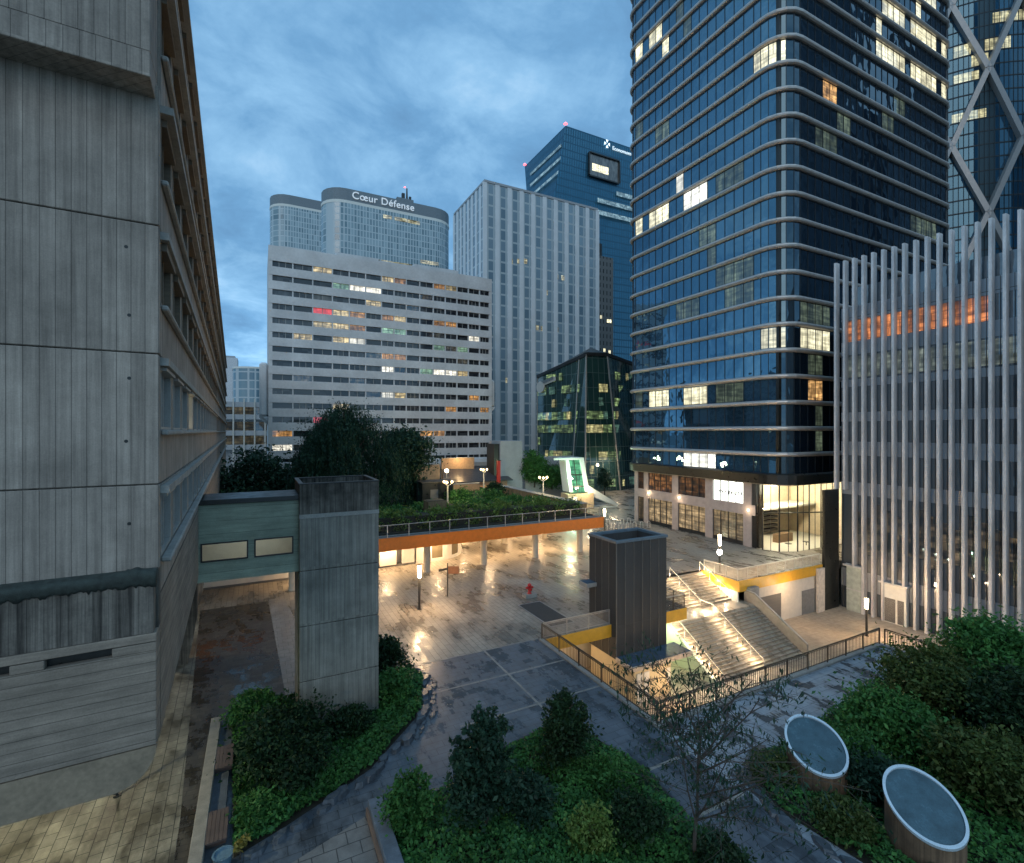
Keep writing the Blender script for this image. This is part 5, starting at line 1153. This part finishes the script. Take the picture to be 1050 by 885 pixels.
# far left buildings seen past the concrete building
v = PD(236, 400, 230)
t = thing("white_slab_building", "plain white windowless slab building at far left behind the curved blue one", "building", (v.x, v.y, 0)); MB().box((-9, 0, 0), (3.0, 12, 49)).build("wall", plain("far_white", (.62, .63, .65), .7), t); MB().box((-8, 1, 49.001), (2, 11, 50)).build("parapet", CONC_G, t)
v = PD(258, 400, 205)
t = thing("curved_blue_building", "small curved blue glass building between the white slab and apartment block", "office building", (v.x + 2, v.y + 8, 0)); ar = [(-9.5 + 1.0 * 0, 6)] + [(9 * math.sin(R(a)) * 1.0, -6 * math.cos(R(a))) for a in range(-80, 81, 10)] + [(9, 6)]
MB().prism(ar, 0, 41).build("glazing", gridglass("curved_blue", (.06, .13, .18), (.14, .22, .26), (.42, .46, .48), 2.2, 3.6, .28, .15, 1.7), t); MB().prism([(x * 1.02, y_ * 1.02) for x, y_ in ar], 41.001, 41.8).build("parapet", WHITEW, t)
v = PD(250, 440, 150)
t = thing("gallery_building", "low building with yellow-lit open galleries behind pale parapets at far left", "building", (v.x, v.y, 0)); 
m = MB()
for z_ in (9, 13.3, 18.2, 22): m.box((-9, 0, z_), (12, .6, z_ + 1.5))
m.box((-9, 2, 0), (12, 12, 23)); m.build("parapet", CONC_G, t)
for z_ in (10.5, 14.8): MB().quad((-9, 1.9, z_), (12, 1.9, z_), (12, 1.9, z_ + 2.7), (-9, 1.9, z_ + 2.7)).build("lit_gallery", lit("gallery_glow_%d" % z_, (.7, .58, .32), .11, .6, 3, 1.4, .3), t)
MB().quad((-9, 1.9, 19.7), (12, 1.9, 19.7), (12, 1.9, 22), (-9, 1.9, 22)).build("lit_gallery", lit("gallery_glow_t", (.7, .58, .32), .10, .6, 3, 1.4, .3), t)
for x in np.linspace(-8.5, 11.5, 8): MB().box((x - .2, -.3, 0), (x + .2, -.01, 24.5)).build("column", PALEMET, t)

# ------------------------------------------------------------------ foreground beds
def ground_leaves(name, poly, n, size, mats, hmax=.45, kinds=None):
    P = np.array(poly); lo, hi = P.min(0), P.max(0); q = rng.uniform(lo, hi, (n * 3, 2)); ins = np.zeros(len(q), bool); j = len(P) - 1
    for i in range(len(P)):
        c_ = ((P[i, 1] > q[:, 1]) != (P[j, 1] > q[:, 1])) & (q[:, 0] < (P[j, 0] - P[i, 0]) * (q[:, 1] - P[i, 1]) / (P[j, 1] - P[i, 1] + 1e-12) + P[i, 0]); ins ^= c_; j = i
    q = q[ins][:n]
    h = hmax * (.45 + .3 * np.sin(q[:, 0] * 1.7 + q[:, 1] * .6) * np.sin(q[:, 1] * 1.3) + .25 * np.sin(q[:, 0] * 4.1) * np.sin(q[:, 1] * 3.7 + 1)) + .12
    z_ = .05 + h * rng.uniform(.15, 1, len(q)) ** .5
    V = leaf_quads(np.column_stack([q, z_]), size, up=.8, asp=.6)
    me = quads_mesh(name, V); o = link(name, me, [GR[k_] for k_ in mats])
    patch = (np.sin(q[:, 0] * .9 + 1.1) + np.sin(q[:, 1] * 1.1 + q[:, 0] * .4) + rng.normal(size=len(q)) * .5)
    me.polygons.foreach_set("material_index", np.where(patch > .55, 1, 0).astype(np.int32) if len(mats) > 1 else np.zeros(len(q), np.int32)); return tag(o, kind='stuff')
BEDL = [(-1.15, 28.9), (1.6, 29.1), (5.7, 30.6), (8.1, 29.3), (8.6, 28.1), (7.5, 24.8), (4.3, 21.6), (2.8, 20.8), (.95, 19.9), (-.75, 19.2)]
BEDC = [(13.25, 20.5), (14.45, 16.6), (14.2, 13.6), (14.6, 9), (11, 6), (4.4, 8), (4.2, 17.9), (6.8, 18.8), (9.9, 19.9)]
BEDR = [(20.5, 14.4), (25, 14.8), (30, 15.6), (35, 15.6), (37.0, 14), (37.1, 1), (18.2, 1), (18.1, 9), (17.7, 12.2), (18.6, 13.9)]
for poly in (BEDL, BEDC, BEDR): sheet("planting_soil", poly, .012, SOIL)
ground_leaves("ground_cover", BEDL, 26000, .085, ['leaf_mid', 'leaf_low'], .4)
ground_leaves("ground_cover", BEDC, 46000, .075, ['leaf_mid', 'leaf_low'], .5)
ground_leaves("ground_cover", BEDR, 50000, .085, ['leaf_mid', 'leaf_low'], .5)
# stone edgings
ROCK = plain("edging_rock", (.075, .088, .105), .45, var=.4, scale=3, bump=.5)
def rocks(path_, sz, label, cat, group, nm, flat=1.0):
    pr = None; P = [Vector(q) for q in path_]
    protos = []
    for k_ in range(4):
        rs = random.Random(k_ + 20); m = MB(); pts = [(sz * (1 + rs.uniform(-.3, .3)) * math.cos(a * 1.0472), sz * .6 * (1 + rs.uniform(-.3, .3)) * math.sin(a * 1.0472)) for a in range(6)]
        m.prism(pts, 0, sz * .55 * flat, 0, [(x * .82 + rs.uniform(-.03, .03), y_ * .82) for x, y_ in pts]); me = m.mesh(nm); me.materials.append(ROCK); protos.append(me)
    for a, b_ in zip(P, P[1:]):
        n = max(1, int((b_ - a).length / (sz * 1.5)))
        for i in range(n):
            q = a.lerp(b_, (i + random.uniform(.2, .8)) / n); o = bpy.data.objects.new(nm, random.choice(protos)); col.objects.link(o)
            o.location = (q.x + random.uniform(-.12, .12), q.y + random.uniform(-.12, .12), .0); d_ = b_ - a
            o.rotation_euler = (random.uniform(-.08, .08), random.uniform(-.08, .08), math.atan2(d_.y, d_.x) + random.uniform(-.35, .35)); s_ = random.uniform(.7, 1.3); o.scale = (s_, s_ * random.uniform(.8, 1.2), s_); tag(o, label, cat, group)
rocks([(8.2, 29.5), (8.75, 28.1), (8.3, 26.4), (7.7, 24.7), (6.2, 22.9), (4.45, 21.3), (2.9, 20.5), (1.1, 19.6), (-.3, 18.9)], .38, "rough dark stone in the curved edging of the left shrub bed", "stone", "edging stones of the left bed", "edging_stone")
rocks([(8.45, 29.7), (9.1, 28.1), (8.6, 26.2), (8.0, 24.5), (6.5, 22.6)], .24, "rough dark stone in the curved edging of the left shrub bed", "stone", "edging stones of the left bed", "edging_stone", .7)
rocks([(17.6, 9), (17.35, 12.2), (18.3, 14.0), (20.4, 14.75)], .36, "flat pale stone edging the bed of the two glass skylights", "stone", "edging stones of the skylight bed", "edging_stone", .6)
rocks([(4.3, 18.3), (6.8, 19.1), (8.4, 19.6)], .2, "small dark stone at the tip of the middle shrub bed", "stone", "edging stones of the middle bed", "edging_stone", .7)
m = MB(); m.bar((13.4, 20.7, .06), (14.62, 16.6, .06), .12, .16); m.bar((14.62, 16.6, .06), (14.35, 13.6, .06), .12, .16); m.bar((9.9, 20.1, .06), (13.4, 20.75, .06), .12, .15); S("bed_kerb", m, DKMETAL)
# low bench wall at left, stone seat wall and pale terrace at the bottom
t = thing("bench_wall", "long low pale kerb wall with wooden seats beside the left bush bed", "bench wall", (-1.5, 23.5, 0))
MB().box((-.55, -6, 0), (-.12, 4.6, .5)).build("wall", plain("pale_kerb", (.24, .22, .19), .8), t, bevel=.02); MB().box((-.119, -6, 0), (.4, 4.6, .22)).build("footing", ROCK, t)
for y_ in (1.0, -3.2):
    m = MB()
    for i in range(5): m.box((-.115 + i * .13, y_ - .7, .43), (0.005 + i * .13, y_ + .9, .5))
    for q in (-.55, .7): m.box((-.1, y_ + q, .221), (.5, y_ + q + .08, .429))
    m.build("seat", plain("dark_seat_wood", (.10, .07, .06), .6), t)
sheet("pale_terrace", [(1.3, 18.2), (3.55, 19.0), (3.95, 16.4), (3.95, 9), (-.8, 9), (-.5, 17.6)], .01, PAV_TER)
t = thing("stone_seat_wall", "dark blue-grey stone wall block at the bottom between pale terrace and shrubs", "low wall", (3.9, 17, 0)); MB().box((-.22, -7, 0), (.3, 2.1, .55)).build("block", plain("blue_stone", (.13, .155, .19), .5, var=.25, scale=2), t, bevel=.02); MB().box((-.3, -7, 0), (-.225, 2.05, .3)).build("brick_skirt", plain("brown_brick", (.2, .14, .11), .8), t)
v = Vector((-.7, 19.0, 0))
t = thing("round_planter", "round pot with a pale blue rim at the bottom left corner of the bed", "plant pot", (-1.05, 19.0, 0)); MB().lathe([(.22, 0), (.30, .4), (.33, .45), (.27, .45), (.25, .38), (0, .36)], 20).build("pot", plain("blue_glaze", (.12, .2, .26), .3), t)
t = thing("yellow_plant", "small yellow-leaved plant beside the blue-rimmed pot", "plant", (-.55, 19.05, 0)); m = MB(); m.cyl((0, 0, 0), (0, 0, .35), .02, n=6); m.build("stem", BARK, t); crown("leaves", t, blob(160, .22, .22, .25, (0, 0, .45), 7, .08), .09, leafmat("leaf_yellow", (.2, .17, .03), (.3, .25, .06), (.38, .33, .12)))
# shrubs of the three beds
def SH(lab, x, y_, H, rx, n, sz, mat, **k): return shrub("shrub", lab, (x, y_, 0), H, rx, n, sz, mat, **k)
SH("big dark rounded bush in front of the lift shaft", .8, 23.7, 2.1, 1.8, 13000, .09, 'leaf_dark')
SH("dark bush right of the big one, at the foot of the lift shaft", 3.9, 24.6, 1.0, 1.0, 9000, .085, 'leaf_dark')
SH("spiky dark bush by the bench wall at the head of the left bed", -.2, 27.6, 1.5, 1.1, 7000, .09, 'leaf_mid')
SH("feathery dark shrub right of the lift shaft beside the curved stone edging", 6.3, 26.4, 1.5, 1.0, 7000, .08, 'leaf_mid')
SH("tall dark shrub behind the right corner of the lift shaft", 6.6, 28.9, 2.5, 1.2, 7000, .09, 'leaf_dark', cone=True)
SH("low brighter bush at the near end of the left bed", .2, 20.5, .9, .8, 6000, .075, 'leaf_mid')
SH("dark bush midway along the left bed", 1.6, 21.9, 1.7, 1.1, 7000, .08, 'leaf_dark')
SH("tall slender dark green shrub at the left of the middle bed", 7.3, 16.3, 4.1, 1.15, 15000, .085, 'leaf_blue', cone=True, clumps=40)
SH("dark bushy shrub nestled against the tall slender one", 8.9, 16.2, 1.5, 1.0, 6000, .085, 'leaf_blue')
SH("upright dark shrub at the pointed tip of the middle bed", 11.8, 17.9, 3.0, 1.05, 12000, .08, 'leaf_dark', cone=True, clumps=34)
SH("low spreading bush between the upright shrub and the path", 12.9, 16.0, .9, .9, 7000, .08, 'leaf_mid')
SH("thin ragged shrub beside the stone seat wall", 4.9, 17.6, 2.0, .8, 4500, .075, 'leaf_mid', clumps=16)
SH("pale green young bush low in the middle bed", 10.1, 13.9, 1.2, .7, 5500, .07, 'leaf_bright', clumps=16)
SH("dark low bush near the sapling trunk", 12.2, 13.8, 1.0, .9, 6000, .08, 'leaf_dark')
SH("dark bush along the path edge at the bottom of the middle bed", 13.5, 11.2, .9, .8, 6000, .075, 'leaf_dark')
SH("broad dark green shrub touching the wet terrace, behind the nearer skylight", 26.3, 12.3, 2.1, 1.7, 10000, .10, 'leaf_mid')
SH("very large shrub mass at the far right by the court railing", 34.3, 11.6, 4.3, 2.6, 20000, .11, 'leaf_mid', clumps=50)
SH("large loose shrub with sprays reaching over the wet terrace", 30.6, 12.6, 3.2, 2.3, 14000, .10, 'leaf_olive', clumps=36)
SH("large dark shrub filling the right edge of the photo", 30.4, 8.6, 3.6, 2.6, 17000, .10, 'leaf_dark', clumps=44)
SH("olive-tinted shrub right behind the nearer skylight", 25.6, 8.8, 2.6, 1.9, 12000, .09, 'leaf_olive')
SH("shrub at the right side of the nearer skylight near the bottom edge", 25.2, 5.6, 2.0, 1.8, 12000, .085, 'leaf_olive')
SH("dark feathery bush between the two skylights", 21.8, 10.6, 1.4, 1.3, 8000, .08, 'leaf_blue')
SH("low golden-olive bush at the path, left of the skylights", 18.9, 10.4, 1.0, .9, 6000, .065, 'leaf_olive')
SH("low bush against the farther skylight drum", 18.9, 13.2, 1.1, .8, 5000, .065, 'leaf_olive')
SH("bright small bush below the farther skylight", 22.6, 12.0, 1.6, 1.0, 6000, .075, 'leaf_mid')
# sapling with fine branching
sp_ = thing("sapling", "slender young tree with fine branches and sparse leaves before the court railing", "tree", (13.0, 11.9, 0))
m = MB(); tips = []; rs = random.Random(4)
def branch(p, d, ln, r, lv):
    pts = [p]; q = p.copy(); dv = d.copy(); n = 5
    for i in range(n):
        dv = (dv + Vector((rs.uniform(-.14, .14), rs.uniform(-.14, .14), .04 if lv < 2 else -.06))).normalized(); q = q + dv * (ln / n); pts.append(q.copy())
    m.tube(pts, [r * (1 - .13 * i) for i in range(n + 1)], 6 if lv < 2 else 4)
    if lv >= 2: tips.extend(pts[2:])
    if lv < 3:
        for i in range({0: 14, 1: 7, 2: 4}[lv]):
            f = rs.uniform(.28 if lv == 0 else .15, 1); k_ = min(n - 1, int(f * n)); s0 = pts[k_].lerp(pts[k_ + 1], f * n - k_)
            a = rs.uniform(0, 6.28); out = Vector((math.cos(a), math.sin(a), rs.uniform(.35, .9) if lv == 0 else rs.uniform(-.25, .5)))
            branch(s0, (out.normalized() + dv * .35).normalized(), ln * rs.uniform(.46, .66) * (1.45 - .7 * f if lv == 0 else 1), r * .45, lv + 1)
branch(Vector((0, 0, 0)), Vector((.02, .03, 1)), 5.2, .075, 0)
m.build("trunk", BARK, sp_)
T_ = np.array([tuple(q) for q in tips]); T_ = np.repeat(T_, 4, 0) + rng.normal(size=(len(T_) * 4, 3)) * .075
T_ = T_[rng.random(len(T_)) < .42]
crown("crown", sp_, T_ - np.array([0, 0, .08]), .092, GR['leaf_blue'], up=0, asp=.28, dirs=np.tile(np.array([[0, 0, -1.0]]), (len(T_), 1)))
# skylight drums
DRUM = boards("rusty_drum", (.20, .125, .075), .18, 5, True, .5)
RIM = plain("pale_rim", (.55, .62, .68), .3, .4, var=.1); SKYG = plain("dusty_glass", (.04, .085, .11), .22, var=.35, scale=2.2)
for lab, x, y_, r in (("farther slanted round glass skylight on a brown drum", 20.4, 12.3, 1.08), ("nearer slanted round glass skylight on a brown drum", 20.42, 8.6, 1.10)):
    t = thing("skylight", lab, "skylight", (x, y_, 0), 0, "slanted skylights in the right bed"); n = 48; m = MB()
    ax, ay, zc = .30, .42, 1.6
    def ring(rr_, dz=0): return [(rr_ * math.cos(2 * math.pi * i / n), rr_ * math.sin(2 * math.pi * i / n), zc + dz + ax * rr_ * math.cos(2 * math.pi * i / n) + ay * rr_ * math.sin(2 * math.pi * i / n)) for i in range(n)]
    bot = [(a[0], a[1], 0) for a in ring(r)]
    m.add(bot + ring(r), [(i, (i + 1) % n, n + (i + 1) % n, n + i) for i in range(n)]); m.build("drum", DRUM, t)
    m = MB(); rs_ = [ring(r + .05, -.03), ring(r + .05, .05), ring(r - .04, .05), ring(r - .04, -.03)]
    m.add(sum(rs_, []), [(k_ * n + i, k_ * n + (i + 1) % n, ((k_ + 1) % 4) * n + (i + 1) % n, ((k_ + 1) % 4) * n + i) for k_ in range(4) for i in range(n)]); m.build("rim", RIM, t)
    MB().add(ring(r - .041, .0), [tuple(range(n))]).build("glass", SKYG, t)

# ------------------------------------------------------------------ block added out of view behind the camera for the tower glass to reflect
bt = thing("opposite_building", "dark office block added opposite, out of view, for the glass tower front to mirror", "office building", (216, -24, 0))
BG = gridglass("opposite_glass", (.012, .022, .035), (.10, .14, .19), (.05, .06, .07), 7.2, 19, .8, .1, 1.5)
MB().box((128, -40, -5), (158, -8, 170)).build("facade", BG, bt, True); MB().box((179, -46, -5), (236, -14, 120)).build("side_wing", BG, bt, True); MB().box((246, -40, -5), (310, -8, 185)).build("rear_wing", BG, bt, True); MB().box((130, -38, 170.01), (156, -10, 174)).build("parapet", DKMETAL, bt, True)  # gaps between the volumes are shaped to let sky into the reflections

# ------------------------------------------------------------------ lamp under the concrete building
area("underbuilding_lamp", (-8.0, 22.0, 7.0), 420, .6, (1, .93, .62)); area("underbuilding_lamp", (-9, 40, 7.0), 260, .6, (1, .85, .6))
for q in ((-8, 22), (-9, 40)):
    t = thing("soffit_lamp", "round lamp under the concrete building, %s" % ("nearer the camera" if q[1] < 30 else "farther under the building"), "light", (*q, 7.3)); MB().cyl((0, 0, 0), (0, 0, -.2), .35, n=16).build("housing", STEEL, t); MB().cyl((0, 0, -.201), (0, 0, -.22), .3, n=16).build("diffuser", L_WHITE, t)

# ------------------------------------------------------------------ world and sun
EL, AZ = R(4), R(215)
wd = bpy.data.worlds.new("World"); sc.world = wd; wd.use_nodes = True; nt_ = wd.node_tree; nt_.nodes.clear()
def wn(ty, **kw):
    o = nt_.nodes.new(ty)
    for k_, v_ in kw.items(): setattr(o, k_, v_)
    return o
lk = nt_.links.new
sky = wn('ShaderNodeTexSky', sky_type='NISHITA', sun_disc=False, sun_elevation=EL, sun_rotation=AZ, dust_density=.6, ozone_density=4.0)
tc = wn('ShaderNodeTexCoord'); sx_ = wn('ShaderNodeSeparateXYZ'); lk(tc.outputs['Generated'], sx_.inputs[0])
def wm_(op, a, b_):
    o = wn('ShaderNodeMath', operation=op)
    for i, q in enumerate((a, b_)):
        if isinstance(q, (int, float)): o.inputs[i].default_value = q
        else: lk(q, o.inputs[i])
    return o.outputs[0]
zz_ = wm_('ADD', wm_('MAXIMUM', sx_.outputs[2], 0), .22)
cx_ = wn('ShaderNodeCombineXYZ'); lk(wm_('DIVIDE', sx_.outputs[0], zz_), cx_.inputs[0]); lk(wm_('DIVIDE', sx_.outputs[1], zz_), cx_.inputs[1])
def wnoise(s_, d_, r_, dist=0):
    o = wn('ShaderNodeTexNoise'); o.inputs['Scale'].default_value = s_; o.inputs['Detail'].default_value = d_; o.inputs['Roughness'].default_value = r_; o.inputs['Distortion'].default_value = dist; lk(cx_.outputs[0], o.inputs['Vector']); return o.outputs['Fac']
cl = wm_('ADD', wm_('MULTIPLY', wnoise(1.0, 8, .6, .5), .58), wm_('MULTIPLY', wnoise(3.4, 8, .62, .4), .42))
rp = wn('ShaderNodeValToRGB'); lk(cl, rp.inputs[0]); e_ = rp.color_ramp
e_.elements[0].position = .37; e_.elements[0].color = (.105, .235, .415, 1); e_.elements[1].position = .64; e_.elements[1].color = (.38, .60, .82, 1)
q_ = e_.elements.new(.47); q_.color = (.145, .325, .55, 1); q_ = e_.elements.new(.56); q_.color = (.24, .46, .70, 1)
sk = wn('ShaderNodeMix', data_type='RGBA', blend_type='MULTIPLY'); sk.inputs[0].default_value = 1; lk(sky.outputs[0], sk.inputs[6]); sk.inputs[7].default_value = (.10, .10, .10, 1)
mxw = wn('ShaderNodeMix', data_type='RGBA'); mxw.inputs[0].default_value = .92; lk(sk.outputs[2], mxw.inputs[6])
# broad brightening of the cloud deck towards the after-glow, behind and left of the camera
dp = wn('ShaderNodeVectorMath', operation='DOT_PRODUCT'); lk(tc.outputs['Generated'], dp.inputs[0]); dp.inputs[1].default_value = (-.35, -.75, .55)
gl_ = wn('ShaderNodeMapRange'); lk(dp.outputs['Value'], gl_.inputs[0]); gl_.inputs[1].default_value = -.1; gl_.inputs[2].default_value = 1; gl_.inputs[3].default_value = 1; gl_.inputs[4].default_value = 1.45
hz_ = wn('ShaderNodeMapRange'); lk(sx_.outputs[2], hz_.inputs[0]); hz_.inputs[1].default_value = 0; hz_.inputs[2].default_value = .3; hz_.inputs[3].default_value = 1.45; hz_.inputs[4].default_value = 1.0
wt_ = wn('ShaderNodeMix', data_type='RGBA', blend_type='MULTIPLY'); wtf = wn('ShaderNodeMapRange'); lk(dp.outputs['Value'], wtf.inputs[0]); wtf.inputs[1].default_value = -.2; wtf.inputs[2].default_value = .7
lk(wtf.outputs[0], wt_.inputs[0]); lk(rp.outputs[0], wt_.inputs[6]); wt_.inputs[7].default_value = (1.2, 1.02, .90, 1)
cg = wn('ShaderNodeVectorMath', operation='SCALE'); lk(wt_.outputs[2], cg.inputs[0]); lk(wm_('MULTIPLY', gl_.outputs[0], hz_.outputs[0]), cg.inputs['Scale'])
lk(cg.outputs[0], mxw.inputs[7])
bg = wn('ShaderNodeBackground'); bg.inputs[1].default_value = 1.0; lk(mxw.outputs[2], bg.inputs[0]); ow = wn('ShaderNodeOutputWorld'); lk(bg.outputs[0], ow.inputs[0])
sl_ = bpy.data.lights.new("sun", 'SUN'); sl_.energy = .35; sl_.angle = R(30); sl_.color = (1, .93, .84)
so = bpy.data.objects.new("sun", sl_); col.objects.link(so); so.rotation_euler = Vector((math.sin(AZ) * math.cos(R(25)), math.cos(AZ) * math.cos(R(25)), math.sin(R(25)))).to_track_quat('Z', 'Y').to_euler()

sc.view_settings.view_transform = 'Standard'; sc.view_settings.look = 'None'; sc.view_settings.exposure = 0.38; sc.view_settings.gamma = 1
sc.cycles.use_denoising = True; sc.cycles.max_bounces = 6; sc.cycles.diffuse_bounces = 3; sc.cycles.glossy_bounces = 3; sc.cycles.transparent_max_bounces = 8; sc.cycles.caustics_reflective = False; sc.cycles.caustics_refractive = False; sc.cycles.sample_clamp_indirect = 6
